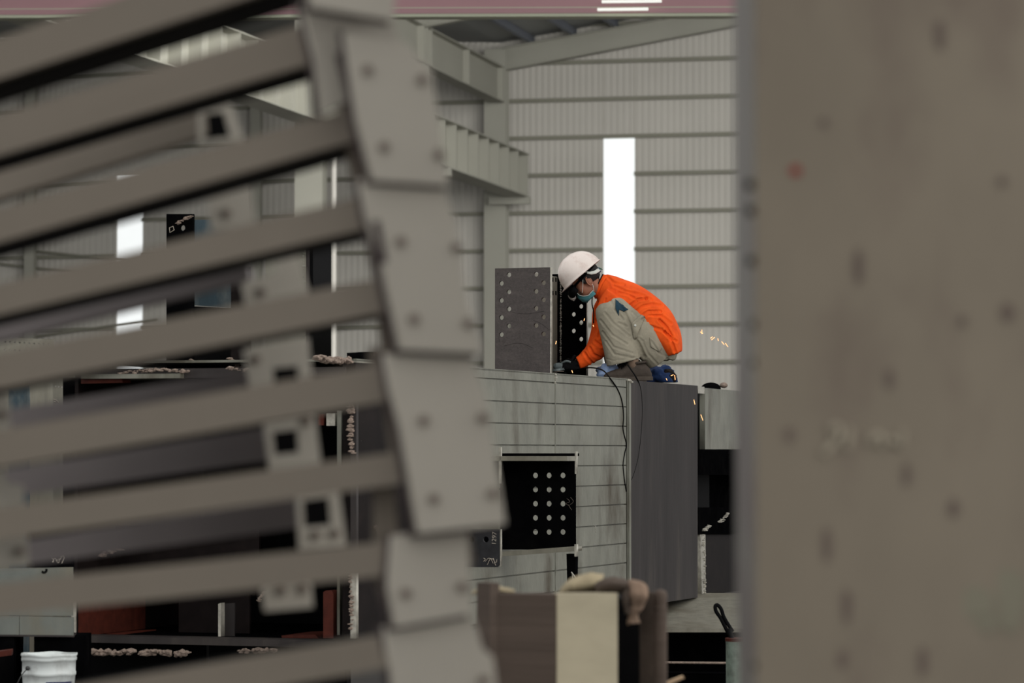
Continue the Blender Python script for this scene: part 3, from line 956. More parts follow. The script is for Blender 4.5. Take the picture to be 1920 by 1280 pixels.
bm = bmesh.new()
ang = [math.radians(-88 + 8 * k) for k in range(9)]
q = [[bm.verts.new(Vector((bc.x + math.cos(a) * r0 * rr, BZ + math.sin(a) * r0 * rr, bc.z + z))) for a in ang] for rr, z in ((0.945, -0.125), (0.90, -0.27))]
for k in range(8):
    bm.faces.new((q[0][k], q[0][k + 1], q[1][k + 1], q[1][k]))
lo_ = bm_obj('label_patch', bm, M['navyb'], bu)
lo_.modifiers.new('s', 'SOLIDIFY').thickness = 0.002
bmk = Vector((bc.x - r0 * .66, BZ - r0 * .8, bc.z - .06))
tube('handle_wire', [bmk, bmk + Vector((-.03, -.01, -.04)), bmk + Vector((-.06, 0, -.13)), bmk + Vector((0, -.05, -.24))], 0.0025, M['wire'], bu)
bm = bmesh.new()
bmesh.ops.create_uvsphere(bm, u_segments=12, v_segments=8, radius=0.011)
for v in bm.verts:
    v.co += bmk
bm_obj('handle_lug', bm, M['wire'], bu, smooth=True)

# right lower corner: can, handle tool, rods, stick
c0 = P(1385, 1200, 17)
rr = 24 / F * 17
bm = bmesh.new()
secs = [(Vector((c0.x, 17, z)), r, r) for z, r in ((0, rr), (c0.z - .02, rr), (c0.z - .01, rr * 1.02), (c0.z, rr * 1.02))]
loft_bm(bm, secs, 32, side=Vector((0, 1, 0)))
cn = thing('paint_can', (c0.x, 17, 0), 'scratched greenish tall can with rusty rim at the foot of the foreground column', 'can')
bm_obj('body', bm, M['can'], cn, smooth=False)
bm = bmesh.new()
loft_bm(bm, [(Vector((c0.x, 17, z)), rr * 1.06, rr * 1.06) for z in (c0.z - .004, c0.z + .012)], 32)
bm_obj('rim', bm, M['rust'], cn)
hd = thing('tool_handle', P(1370, 1180, 17.2), 'black looped tool handle leaning above the scratched can', 'tool')
tube('grip', [P(x, y, 17.1) for x, y in ((1366, 1188), (1352, 1160), (1341, 1139), (1343, 1134), (1348, 1136), (1358, 1158), (1374, 1184))], 0.010, M['blk'], hd)
tube('shaft', [P(1366, 1180, 17.05), P(1375, 1205, 17.0)], 0.014, M['blk'], hd, smooth_path=False)
for y, m, dz in ((1243, 'slag', 0), (1262, 'black', .5)):
    tube('tie_rod', [P(1180, y - 2, 20.6 - dz), P(1400, y, 20.6 - dz)], 0.008, M[m], sp, smooth_path=False)
tube('tie_rod_post', [P(1172, 1200, 20.55), Vector((P(1172, 1200, 20.55).x, 20.55, 0))], 0.02, M['blk'], sp, smooth_path=False)
tag(plate('wooden_stick', Plane(P(1262, 1272, 10), Vector((0, -1, 0.0))), [(1236, 1284), (1281, 1267), (1284, 1271), (1240, 1290)], 0.04, M['wood']), 'short pale wooden stick at the bottom edge beside the boards', 'stick')

# ------------------------------------------------------------------ padded stack of boards, out of focus below
BP = Plane(P(1043, 1200, 9.0), Vector((0.0, -1, 0)))
pb = thing('wrapped_crate', (P(1040, 1200, 9.1).x, 9.1, 0), 'brown and pale board-wrapped crate standing in the lower middle', 'crate')  # brown and pale are shade and light painted on the crate faces


def down(pl, px):
    return yon(pl, px, -CAMZ)


L_ = Plane(P(1043, 1200, 9.0), Vector((-0.25, -1, 0)))
R_ = Plane(P(1043, 1200, 9.0), Vector((0.20, -1, 0)))
zf = -1.6


def panel(name, pl, xa, xb, ytop, th, m, parent, bev=0.004):
    ua, ubb = pl.uv(xa, ytop)[0], pl.uv(xb, ytop)[0]
    v1 = pl.uv((xa + xb) / 2, ytop)[1]
    bm = bmesh.new()
    pbox(bm, pl, ua, ubb, CAMZ * 0 - pl.O.z, v1, -th, 0)
    return bm_obj(name, bm, m, parent, bevel=bev)


panel('shaded_brown_board', L_, 919, 1043, 1113, 0.05, M['card'], pb)
panel('lit_board', R_, 1044, 1158, 1112, 0.05, M['lit_card'], pb)  # two faces of one box, light and shade put into their colours
panel('side_board', Plane(P(919, 1200, 9.03), Vector((-0.9, -0.5, 0))), 894, 919, 1092, 0.03, M['card'], pb)
bm = bmesh.new()
c = P(1040, 1118, 9.35)
hexa(bm, [Vector((c.x - .17, 9.1, 0)), Vector((c.x + .16, 9.1, 0)), Vector((c.x + .16, 9.1, c.z)), Vector((c.x - .17, 9.1, c.z)),
          Vector((c.x - .17, 9.6, 0)), Vector((c.x + .16, 9.6, 0)), Vector((c.x + .16, 9.6, c.z)), Vector((c.x - .17, 9.6, c.z))])
bm_obj('body', bm, M['cloth2'], pb)
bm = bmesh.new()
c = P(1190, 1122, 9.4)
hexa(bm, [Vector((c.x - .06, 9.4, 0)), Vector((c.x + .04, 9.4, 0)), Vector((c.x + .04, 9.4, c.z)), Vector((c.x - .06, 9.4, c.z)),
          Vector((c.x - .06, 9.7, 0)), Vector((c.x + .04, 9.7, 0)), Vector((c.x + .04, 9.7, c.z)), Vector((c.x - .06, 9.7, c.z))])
bm_obj('recess_shade', bm, M['blk'], pb)  # black box standing for the shade in the gap
pr = thing('padded_post', (P(1236, 1200, 9.1).x, 9.1, 0), 'round-topped brown padded post right of the wrapped crate', 'post')
bm = bmesh.new()
q = P(1238, 1110, 9.1)
loft_bm(bm, [(Vector((q.x, 9.1, z)), a, a) for z, a in ((0, .019), (q.z - .02, .019), (q.z - .006, .021), (q.z + .004, .015), (q.z + .008, .006))], 20)
bm_obj('sleeve', bm, M['card'], pr, smooth=True)
bm = bmesh.new()
hexa(bm, [Vector((q.x - .055, 9.16, 0)), Vector((q.x - .0, 9.16, 0)), Vector((q.x - .0, 9.16, q.z - .005)), Vector((q.x - .055, 9.16, q.z + .002)),
          Vector((q.x - .055, 9.2, 0)), Vector((q.x - .0, 9.2, 0)), Vector((q.x - .0, 9.2, q.z - .005)), Vector((q.x - .055, 9.2, q.z + .002))])
bm_obj('side_pad', bm, M['cloth2'], pr, bevel=.004)


def cloth_roll(name, pts, rads, m, label, seed=0, group=None):
    secs = smooth_path([(P(x, y, z), r / F * z, r2 / F * z) for (x, y, z), (r, r2) in zip(pts, rads)], 6)
    bm = bmesh.new()
    loft_bm(bm, secs, 24)
    for v in bm.verts:
        n = noise.noise(v.co * 28 + Vector((seed, 0, 0)))
        v.co += Vector((0.4, -1, 0.6)) * (n * 0.010 + 0.006 * noise.noise(v.co * 70))
    return tag(bm_obj(name, bm, m, smooth=True), label, 'cloth', group)


cloth_roll('folded_cloth', [(885, 1112, 9.15), (920, 1104, 9.15), (965, 1109, 9.15)], [(3, 14), (7, 22), (4, 18)], M['cloth'], 'thin tan cloth folded over the left end of the wrapped crate', 1)
cloth_roll('cloth_bundle', [(1052, 1112, 9.2), (1072, 1100, 9.2), (1105, 1093, 9.2), (1130, 1093, 9.2)], [(6, 20), (14, 36), (18, 40), (15, 32)], M['cloth'], 'cream cloth bundle heaped on top of the pale board', 2)  # the pale board is the crate face coloured as lit
cloth_roll('dark_rag', [(1118, 1104, 9.1), (1140, 1096, 9.1), (1170, 1100, 9.1), (1194, 1098, 9.12), (1200, 1110, 9.1)], [(10, 24), (14, 30), (13, 30), (8, 24), (5, 14)], M['cloth2'], 'dark brown rag draped beside the cream bundle', 3)
cloth_roll('hanging_rag', [(1190, 1099, 9.07), (1197, 1110, 9.04), (1195, 1132, 9.05), (1188, 1150, 9.06), (1189, 1168, 9.06)], [(10, 18), (17, 14), (14, 10), (9, 8), (12, 7)], M['cloth3'], 'pinkish tan rag hanging into the dark gap behind the crate', 4)
cloth_roll('hanging_rag', [(1176, 1106, 9.08), (1174, 1125, 9.05), (1176, 1150, 9.06)], [(8, 16), (8, 14), (5, 10)], M['cloth2'], 'narrow dark rag hanging left of the pinkish tan rag', 5)
# shiny scissors-like clamp by the prop
tg = thing('steel_clamp', P(1075, 1085, 18.0), 'small shiny pointed steel clamp beside the stub prop', 'clamp')
tube('jaw', [P(1071, 1072, 18), P(1077, 1080, 18), P(1085, 1092, 18)], 0.004, M['edge'], tg)
tube('jaw', [P(1073, 1074, 18), P(1074, 1084, 18), P(1077, 1092, 18)], 0.003, M['edge'], tg)

# ------------------------------------------------------------------ foreground: stacked rail frames with bolted plates
def bar(bm, TL, TR, BR, BL, Zl, Zr, depth, back=Vector((0.0, 1, 0))):
    f = [P(*BL, Zl), P(*BR, Zr), P(*TR, Zr), P(*TL, Zl)]
    hexa(bm, f + [p + back * depth for p in f])


def rail(name, q, Zl, Zr, depth, m, parent, bev=0.003, dark=0):
    bm = bmesh.new()
    bar(bm, *q, Zl, Zr, depth)
    o = bm_obj(name, bm, m, parent, bevel=bev)
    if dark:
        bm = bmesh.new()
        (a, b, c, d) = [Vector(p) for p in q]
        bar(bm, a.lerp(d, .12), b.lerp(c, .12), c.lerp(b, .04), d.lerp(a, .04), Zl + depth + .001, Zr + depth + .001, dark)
        bm_obj('rail_shade_back', bm, M['blk'] if dark > .15 else M['tube_dark'], o)  # rear body coloured black so the rail underside reads as shaded
    return o


def fplate(name, poly, Z, m, parent, holes=(), th=0.03, yaw=0.3, tilt=0.0, bolts=(), hr=9):
    cx = sum(p[0] for p in poly) / len(poly)
    cy = sum(p[1] for p in poly) / len(poly)
    pl = Plane(P(cx, cy, Z), Vector((yaw, -1, tilt)))
    o = plate(name, pl, poly, th, m, parent, holes=holes, bevel=0.0)
    for (x, y) in bolts:
        bm = bmesh.new()
        bmesh.ops.create_cone(bm, cap_ends=True, segments=6, radius1=0.0075, radius2=0.0075, depth=0.007)
        R = Matrix((pl.u, pl.v, pl.n)).transposed()
        c = pl.px(x, y, 0.002)
        for v in bm.verts:
            v.co = R @ v.co + c
        bm_obj('bolt', bm, M['rubber'], o)
    return o


Zr = 4.45
DEP = 0.25
FR = [
    dict(label='topmost tilted rail frame with its end plate cut off by the top edge',
         rails=[((-120, 110), (640, -142), (640, -62), (-120, 186))],
         plates=[([(572, -160), (700, -160), (742, -20), (738, 38), (582, 12)], 4.34, [])]),
    dict(label='second rail frame from the top with a wide plate by the pink girder',
         slots=[[(630, 104), (643, 92), (652, 110), (664, 178), (650, 180)]], rails=[((-120, 250), (600, 36), (606, 112), (-120, 326))],
         plates=[([(566, 5), (738, 30), (760, 110), (672, 180), (600, 215), (592, 110)], 4.43, [])]),
    dict(label='third rail frame from the top with four bolts on its long plate',
         slots=(), rails=[((-120, 424), (668, 200), (668, 262), (-120, 488))],
         plates=[([(648, 60), (760, 78), (808, 130), (842, 347), (698, 338), (672, 230)], 4.38, [(688, 132), (790, 150), (719, 275), (822, 290)])]),
    dict(label='fourth rail frame from the top, two rails and a four-bolt plate at mid height',
         slots=[[(697, 415), (712, 412), (727, 492), (712, 495)]], rails=[((-120, 560), (702, 362), (702, 424), (-120, 618)), ((-120, 684), (736, 516), (736, 582), (-120, 752))],
         plates=[([(676, 335), (832, 346), (856, 420), (876, 560), (905, 662), (750, 655), (718, 500), (690, 410)], 4.41, [(750, 453), (855, 464), (775, 598), (877, 606)])]),
    dict(label='fifth rail frame from the top, with the brightest four-bolt plate',
         rails=[((-120, 826), (738, 678), (738, 750), (-120, 896)), ((-120, 968), (780, 842), (780, 903), (-120, 1028))],
         plates=[([(722, 662), (880, 662), (912, 740), (948, 982), (784, 1000), (752, 800), (734, 735)], 4.44, [(793, 788), (904, 783), (812, 935), (922, 925)])]),
    dict(label='sixth rail frame from the top, short plate with two bolts showing',
         rails=[((-120, 1106), (735, 1015), (735, 1078), (-120, 1166))],
         plates=[([(738, 1004), (876, 990), (886, 1150), (740, 1176), (730, 1100)], 4.47, [(760, 1112), (865, 1100)])]),
    dict(label='lowest rail frame, its plate cut off by the bottom edge',
         rails=[((-120, 1330), (735, 1188), (735, 1250), (-120, 1400))],
         plates=[([(722, 1176), (886, 1152), (905, 1215), (925, 1232), (945, 1400), (745, 1400), (735, 1260)], 4.50, [(905, 1275)])]),
]
for k, f in enumerate(FR):
    q = f['rails'][-1]
    loc = P(600, q[2][1] + 5, 4.6)
    t = thing('rail_frame', loc, f['label'], 'steel frame', 'stacked rail frames in the foreground')
    for r in f['rails']:
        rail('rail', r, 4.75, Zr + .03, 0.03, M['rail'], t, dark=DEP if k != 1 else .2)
    for (poly, Z, bolts) in f['plates']:
        ep = fplate('end_plate', poly, Z, M['railp'], t, bolts=bolts, th=0.014, yaw=0.35)
        mx = sum(p[0] for p in poly) / len(poly)
        my = sum(p[1] for p in poly) / len(poly)
        fplate('shadow_edge', [(x - (13 if x < mx else 10), y + (9 if y > my else -2)) for x, y in poly], Z + 0.012, M['shade_slot'], ep, th=0.008, yaw=0.35)  # dark offset copy paints the shadow line beside and under the plate
        for sl in f.get('slots', ()):
            fplate('slot', sl, Z - 0.02, M['shade_slot'], ep, th=0.004, yaw=0.35)
    # channel behind the plates joining to the rail ends
back_strips = [([(574, 60), (662, 60), (700, 345), (662, 350), (625, 170), (585, 120)], 1), ([(664, 345), (700, 345), (745, 560), (712, 575), (690, 480)], 3),
               ([(706, 575), (748, 575), (762, 670), (715, 672)], 3), ([(690, 650), (745, 655), (765, 745), (700, 745)], 4), ([(716, 745), (752, 745), (778, 900), (740, 905)], 4),
               ([(700, 900), (738, 900), (748, 1020), (738, 1180), (700, 1090)], 5), ([(715, 1005), (880, 985), (890, 1060), (720, 1060)], 5)]
roots = [o for o in bpy.data.objects if o.name.startswith('rail_frame')]
for poly, k in back_strips:
    fplate('back_strip', poly, 4.58, M['rail'], roots[k], th=0.012, yaw=0.1)

# rear tubes of the stack with slotted end plates
RB = [
    dict(n='upper', label='light square tube with open end above the dark rails',
         tube=((-120, 355), (385, 203), (388, 250), (-120, 408)), m='rail', plate=[(375, 190), (432, 192), (458, 262), (372, 270)], hole=[(381, 213), (420, 210), (434, 256), (384, 262)]),
    dict(n='stub', label='pale end plate with one bolt under the third rail', plate=[(388, 372), (470, 345), (480, 420), (398, 432)], bolts=[(425, 400)]),
    dict(n='dark', label='dark narrow tube with pale stepped end plate at mid height',
         tube=((-120, 632), (466, 500), (468, 524), (-120, 668)), m='tube_dark', plate=[(455, 530), (520, 510), (515, 482), (560, 478), (584, 565), (462, 580)], bolts=[(490, 548)]),
    dict(n='slot', label='dark tube with pale slotted end plate beside the grey upright plate',
         tube=((-120, 790), (482, 690), (490, 740), (-120, 830)), m='tube_dark', plate=[(458, 655), (520, 640), (578, 632), (588, 735), (470, 735)], hole=[(512, 690), (560, 686), (562, 720), (514, 724)], bolts=[(480, 674)]),
    dict(n='open', label='dark tube with square open end plate below the fifth frame upper rail',
         tube=((-120, 902), (505, 800), (508, 862), (-120, 950)), m='tube_dark', plate=[(496, 795), (590, 772), (602, 868), (506, 884)], hole=[(511, 810), (558, 804), (562, 848), (516, 853)], bolts=[(575, 790)]),
    dict(n='open2', label='dark tube with square open end plate and two bolts, lower middle of the stack',
         tube=((-120, 1040), (566, 932), (566, 988), (-120, 1082)), m='tube_dark', plate=[(556, 920), (634, 905), (650, 1022), (562, 1030)], hole=[(568, 938), (617, 932), (622, 984), (571, 989)], bolts=[(592, 1003), (628, 1000)]),
    dict(n='low', label='small pale end plate with two bolts under the sixth frame rail', plate=[(488, 1068), (582, 1060), (587, 1138), (497, 1146)], bolts=[(528, 1107), (568, 1104)]),
    dict(n='l1', label='pale plate corner with one bolt at the left edge, mid height', plate=[(-60, 742), (14, 738), (22, 812), (-60, 822)], bolts=[(3, 778)]),
    dict(n='l2', label='pale stepped plate at the left edge under the fifth frame', plate=[(-60, 885), (8, 880), (14, 905), (45, 910), (46, 960), (-60, 970)], bolts=[]),
    dict(n='l3', label='grey plate with one bolt at the lower left edge', plate=[(-60, 1000), (50, 990), (56, 1062), (-60, 1070)], bolts=[(37, 1033)]),
]
for d in RB:
    pc = d['plate']
    t = thing('square_tube', P(sum(p[0] for p in pc) / len(pc), max(p[1] for p in pc), 5.1), d['label'], 'steel tube', 'tubes at the back of the rail stack')
    if 'tube' in d:
        rail('tube_body', d['tube'], 5.45, 5.12, 0.07, M[d['m']], t)
    fplate('end_plate', pc, 5.05, M['railp'], t, holes=[d['hole']] if 'hole' in d else [], th=0.012, yaw=0.25, bolts=d.get('bolts', []))
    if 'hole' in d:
        fplate('inner_shade', d['hole'], 5.14, M['blk'], t, th=0.01, yaw=0.25)  # black sheet standing for the dark inside the hollow tube
# trestle that carries the stack (below the picture)
tr = thing('trestle', (-0.5, 4.8, 0), 'steel trestle under the stack of rail frames', 'trestle')
zt_ = P(500, 1390, 4.7).z
for x in (-0.75, -0.25):
    for y in (4.6, 5.1):
        bm = bmesh.new()
        hexa(bm, [Vector((x - .03, y - .03, 0)), Vector((x + .03, y - .03, 0)), Vector((x + .03, y - .03, zt_)), Vector((x - .03, y - .03, zt_)),
                  Vector((x - .03, y + .03, 0)), Vector((x + .03, y + .03, 0)), Vector((x + .03, y + .03, zt_)), Vector((x - .03, y + .03, zt_))])
        bm_obj('leg', bm, M['rail'], tr)
bm = bmesh.new()
hexa(bm, [Vector((-.8, 4.5, zt_ - .08)), Vector((-.1, 4.5, zt_ - .08)), Vector((-.1, 4.5, zt_ - .02)), Vector((-.8, 4.5, zt_ - .02)),
          Vector((-.8, 5.2, zt_ - .08)), Vector((-.1, 5.2, zt_ - .08)), Vector((-.1, 5.2, zt_ - .02)), Vector((-.8, 5.2, zt_ - .02))])
bm_obj('top_bar', bm, M['rail'], tr)

# ------------------------------------------------------------------ foreground column at the right
cl = thing('steel_column', (P(1600, 1280, 3.9).x, 3.9, 0), 'wide brownish steel column face filling the right side, stained, with a red dot', 'column')
bm = bmesh.new()
Zc, Zb = 3.9, 4.24
x0t, x0b = P(1415, 0, Zc), P(1418, 1280, Zc)
fr = [Vector((x0b.x, Zc, 0)), Vector((P(2060, 600, Zc).x, Zc + .05, 0)), Vector((P(2060, 600, Zc).x, Zc + .05, 3.2)), Vector((x0t.x, Zc, 3.2))]
bk = [Vector((P(1387, 1280, Zb).x, Zb, 0)), Vector((P(2060, 600, Zb).x, Zb, 0)), Vector((P(2060, 600, Zb).x, Zb, 3.2)), Vector((P(1371, 0, Zb).x, Zb, 3.2))]
# front plate
hexa(bm, fr + [v + Vector((0.002, 0.02, 0)) for v in fr])
bm_obj('front_plate', bm, M['col'], cl, bevel=0.003)
bm = bmesh.new()
s = [fr[0] + Vector((0.001, .021, 0)), fr[3] + Vector((0.001, .021, 0)), bk[3], bk[0]]
hexa(bm, [s[3], s[0], s[1], s[2]] + [v + Vector((0.02, 0.004, 0)) for v in (s[3], s[0], s[1], s[2])])
bm_obj('side_plate', bm, M['colside'], cl)
bm = bmesh.new()
hexa(bm, [v + Vector((.01, 0, 0)) for v in bk] + [v + Vector((.01, .02, 0)) for v in bk])
bm_obj('back_plate', bm, M['col'], cl)
for (x, y) in ((1404, 346), (1406, 395), (1408, 489), (1414, 608), (1416, 680), (1418, 1248)):
    bm = bmesh.new()
    bmesh.ops.create_uvsphere(bm, u_segments=12, v_segments=8, radius=0.0065)
    for v in bm.verts:
        v.co += P(x + 2, y, Zc + 0.012)
    bm_obj('rivet', bm, M['blk'], cl, smooth=True)


def spot(name, x, y, r, m, el=1.0, seed=0):
    bm = bmesh.new()
    c = P(x, y, Zc + (x - 1415) / 645 * .05)
    n = 20
    vv = []
    for k in range(n):
        a = 2 * math.pi * k / n
        q = r / F * Zc * (1 + 0.25 * noise.noise(Vector((math.cos(a) * 1.5 + seed, math.sin(a) * 1.5, seed))))
        vv.append(Vector((c.x + math.cos(a) * q, c.y - .0015, c.z + math.sin(a) * q * el)))
    hexv = [bm.verts.new(v) for v in vv] 
    bm.faces.new(hexv[::-1])
    r_ = bmesh.ops.extrude_face_region(bm, geom=bm.faces[:])
    for v in r_['geom']:
        if isinstance(v, bmesh.types.BMVert):
            v.co.y += 0.0015
    return bm_obj(name, bm, m, cl)


spot('red_dot', 1492, 320, 11, M['reddot'], 0.8)
stain = mat('dark_stain', L(100, 88, 80), 0.7, var=0.1)
stain2 = mat('pale_scuff', L(122, 118, 102), 0.7, var=0.08)
for i, (x, y, r, e) in enumerate(((1545, 230, 8, 1), (1788, 953, 10, 1.6), (1550, 1020, 8, 4.0), (1588, 1135, 9, 3.5), (1805, 602, 8, 1.2), (1480, 815, 9, 1.5), (1610, 500, 9, 3.5), (1763, 65, 9, 3), (1668, 710, 8, 2.5), (1890, 585, 12, 1.5), (1700, 890, 7, 3), (1580, 1235, 9, 2), (1730, 1240, 9, 3), (1880, 340, 8, 1.2))):
    spot('stain', x, y, r, stain, e, i)
for i, (x, y, r, e) in enumerate(((1830, 1130, 34, 0.9), (1895, 1120, 30, 2.0), (1850, 1165, 22, 0.9))):
    spot('pale_scuff', x, y, r, stain2, e, i + 40)
for pts in ([(1556, 808), (1568, 800), (1574, 812), (1562, 832), (1545, 852)], [(1592, 800), (1590, 822), (1588, 842)], [(1634, 832), (1640, 818), (1652, 822), (1652, 836)],
            [(1664, 828), (1672, 826), (1680, 832)], [(1692, 806), (1690, 822), (1688, 838)]):
    tube('chalk_mark', [P(x, y, Zc + (x - 1415) / 645 * .05 - .0005) for x, y in pts], 0.0045, M['faint'], cl, res=2)

# ------------------------------------------------------------------ the crouching welder
WZ = 21.62
PX = F / WZ


def W(px, py, dy=0.0):
    return P(px, py, WZ + dy)


def S(px, py, dy, a, b):
    """section: centre in pixels, depth offset, in-plane radius px, depth radius m"""
    return (W(px, py, dy), a / PX, b)


def ellip(bm, c, r, R=None, seg=20):
    res = bmesh.ops.create_uvsphere(bm, u_segments=seg, v_segments=seg // 2 + 2, radius=1.0)
    for v in res['verts']:
        q = Vector((v.co.x * r[0], v.co.y * r[1], v.co.z * r[2]))
        v.co = (R @ q if R else q) + c


HC = W(1100, 527, -0.02)
HF_ = Vector((-0.757, -0.05, -0.654)).normalized()
HU = Vector((-0.654, 0.0, 0.757)).normalized()
HL = HU.cross(HF_).normalized()
HU = HF_.cross(HL).normalized()
HR = Matrix((HF_, HL, HU)).transposed()


def H(f, l, u):
    return HC + HF_ * f + HL * l + HU * u


def groove(me_obj, lines, depth, width, mat_inv=None):
    """press fold lines (picture polylines) into the side of a garment facing the viewer"""
    me = me_obj.data
    o = me_obj.matrix_basis.translation if me_obj.parent is None else wm(me_obj).translation
    segs = []
    for ln in lines:
        for a, b in zip(ln[:-1], ln[1:]):
            segs.append((Vector(a[:2]), Vector(b[:2])))
    for v in me.vertices:
        if v.normal.y > 0.25:
            continue
        p = v.co + o
        d = p - Vector((0, 0, CAMZ))
        s = d.y
        zc = d.y * CP + d.z * SP
        yc = -d.y * SP + d.z * CP
        q = Vector((960 + F * d.x / zc, 640 - F * yc / zc))
        best = 1e9
        for a, b in segs:
            ab = b - a
            t = max(0, min(1, (q - a).dot(ab) / ab.length_squared))
            best = min(best, (q - a - ab * t).length)
        x = best / width
        if x < 2.5:
            v.co -= v.normal * depth * (math.exp(-x * x) - 0.45 * math.exp(-(x - 1.5) ** 2 * 2))


pe = thing('person', (W(1200, 713, -.1).x, WZ, TOPV + CAMZ), 'crouching person in orange shirt, grey trousers and white hard hat, holding a grinder', 'person')

# body: one continuous surface (head, neck, trunk, arms, legs)
bm = bmesh.new()
ellip(bm, H(-0.01, 0, 0.035), (0.097, 0.076, 0.100), HR)
ellip(bm, H(0.030, 0, -0.052), (0.062, 0.056, 0.056), HR)
ellip(bm, H(0.045, 0, -0.02), (0.050, 0.058, 0.060), HR)
for s in (-1, 1):
    ellip(bm, H(0.062, s * 0.036, -0.022), (0.026, 0.022, 0.024), HR)      # cheeks
loft_bm(bm, [(H(0.088, 0, 0.02), 0.010, 0.009), (H(0.098, 0, -0.012), 0.012, 0.012), (H(0.096, 0, -0.030), 0.011, 0.015)], 12, side=HL)
loft_bm(bm, smooth_path([(H(-0.02, 0, -0.02), .06, .056), (W(1118, 538, -.02), .055, .055), (W(1134, 548, 0), .062, .065), (W(1150, 556, 0), .09, .11)]), 20)
loft_bm(bm, smooth_path([S(1140, 543, 0, 16, .09), S(1165, 558, 0, 24, .14), S(1195, 578, 0, 28, .14), S(1222, 606, 0, 30, .14), S(1240, 640, 0, 30, .15), S(1244, 668, 0, 26, .155)]), 28)
for s in (-1, 1):
    kx = 0 if s < 0 else -4
    loft_bm(bm, smooth_path([S(1242, 664, s * .09, 24, .08), S(1200, 626, s * .15, 23, .075), S(1160, 590, s * .19, 17, .06), S(1144 + kx, 574, s * .20, 16, .055)]), 18)
    loft_bm(bm, smooth_path([S(1144 + kx, 572, s * .20, 16, .055), S(1152 + kx, 605, s * .19, 17, .058), S(1168 + kx, 645, s * .17, 13, .045), S(1184 + kx, 682, s * .16, 9, .034), S(1187 + kx, 697, s * .16, 9, .034)]), 18)
    loft_bm(bm, smooth_path([S(1184 + kx, 694, s * .16, 10, .034), S(1165 + kx, 702, s * .17, 8, .04), S(1143 + kx, 706, s * .18, 5, .04)]), 14)
    # arms reach down between the knees
    w0 = S(1152, 552, s * .13, 12, .04)
    if s < 0:
        arm = [w0, S(1137, 590, -.12, 13, .047), S(1134, 636, -.09, 12, .043), S(1112, 660, -.07, 10, .038), S(1091, 677, -.06, 7.5, .028), S(1080, 681, -.06, 8, .02)]
    else:
        arm = [w0, S(1132, 590, .12, 13, .047), S(1126, 636, .09, 12, .043), S(1106, 662, .04, 10, .038), S(1088, 680, .00, 7.5, .028), S(1076, 686, -.01, 8, .02)]
    loft_bm(bm, smooth_path(arm), 18)
me = remesh(bm, 0.006, 5)
body = link('body', me, M['skin'], pe, smooth=True)
# ears
for s in (-1, 1):
    bm = bmesh.new()
    ring = []
    for k in range(17):
        a = 2 * math.pi * k / 16
        ring.append(H(-0.005 + 0.017 * math.cos(a) - 0.004 * math.sin(a), s * (0.078 + 0.006 * math.cos(a + .4)), -0.012 + 0.031 * math.sin(a)))
    tube('ear', ring, 0.0042, M['skin'], pe, res=3)
    ellip(bm, H(-0.005, s * 0.074, -0.012), (0.016, 0.005, 0.028), HR)
    ellip(bm, H(-0.003, s * 0.074, -0.040), (0.008, 0.006, 0.010), HR)
    bm_obj('ear', bm, M['skin'], pe, smooth=True)
# hair under the helmet: back of head and sideburns
bm = bmesh.new()
ellip(bm, H(-0.022, 0, 0.035), (0.098, 0.083, 0.092), HR, 32)
for s in (-1, 1):
    loft_bm(bm, [(H(0.028, s * .070, 0.05), .016, .010), (H(0.022, s * .072, 0.01), .010, .008), (H(0.020, s * .070, -.012), .005, .006)], 10, side=HL)
for v in bm.verts:
    q = HR.transposed() @ (v.co - HC)
    if q.x > 0.005 and q.z < 0.03 and abs(q.y) > .0 and q.length > .085 and q.z > -0.03:
        v.co -= HF_ * (q.x - 0.005) * 0.7
    v.co += (v.co - HC).normalized() * 0.004 * noise.noise(v.co * 90)
# cut the lower front of the cap of hair away
bmesh.ops.bisect_plane(bm, geom=bm.verts[:] + bm.edges[:] + bm.faces[:], plane_co=H(-0.012, 0, -0.030), plane_no=(HF_ * 0.25 - HU), clear_outer=True)
bm_obj('hair', bm, M['hair'], pe, smooth=True)

# trousers
bm = bmesh.new()
loft_bm(bm, smooth_path([S(1222, 622, 0, 32, .15), S(1236, 645, 0, 34, .165), S(1241, 664, 0, 30, .165), S(1242, 676, 0, 24, .14)]), 28)
for s in (-1, 1):
    kx, ky = (0, 0) if s < 0 else (-3, 3)
    loft_bm(bm, smooth_path([S(1240, 666, s * .085, 35, .09), S(1225, 650, s * .12, 34, .09), S(1197, 626, s * .155, 33, .085), S(1166 + kx, 594, s * .19, 27, .075), S(1148 + kx, 577 + ky, s * .205, 25, .07), S(1140 + kx, 568 + ky, s * .205, 15, .05)]), 26)
    loft_bm(bm, smooth_path([S(1139 + kx, 567 + ky, s * .215, 14, .045), S(1141 + kx, 577 + ky, s * .215, 24.5, .07), S(1146 + kx, 600 + ky, s * .215, 26.5, .075), S(1156 + kx, 632, s * .20, 29, .078), S(1164 + kx, 660, s * .19, 31, .08), S(1169 + kx, 679, s * .185, 32, .08)]), 26)
me = remesh(bm, 0.0065, 3)
tro = link('trousers', me, M['khaki'], pe, smooth=True)
groove(tro, [[(1160, 566), (1172, 590), (1182, 612), (1190, 632), (1200, 650), (1208, 668)]], 0.009, 3.6)
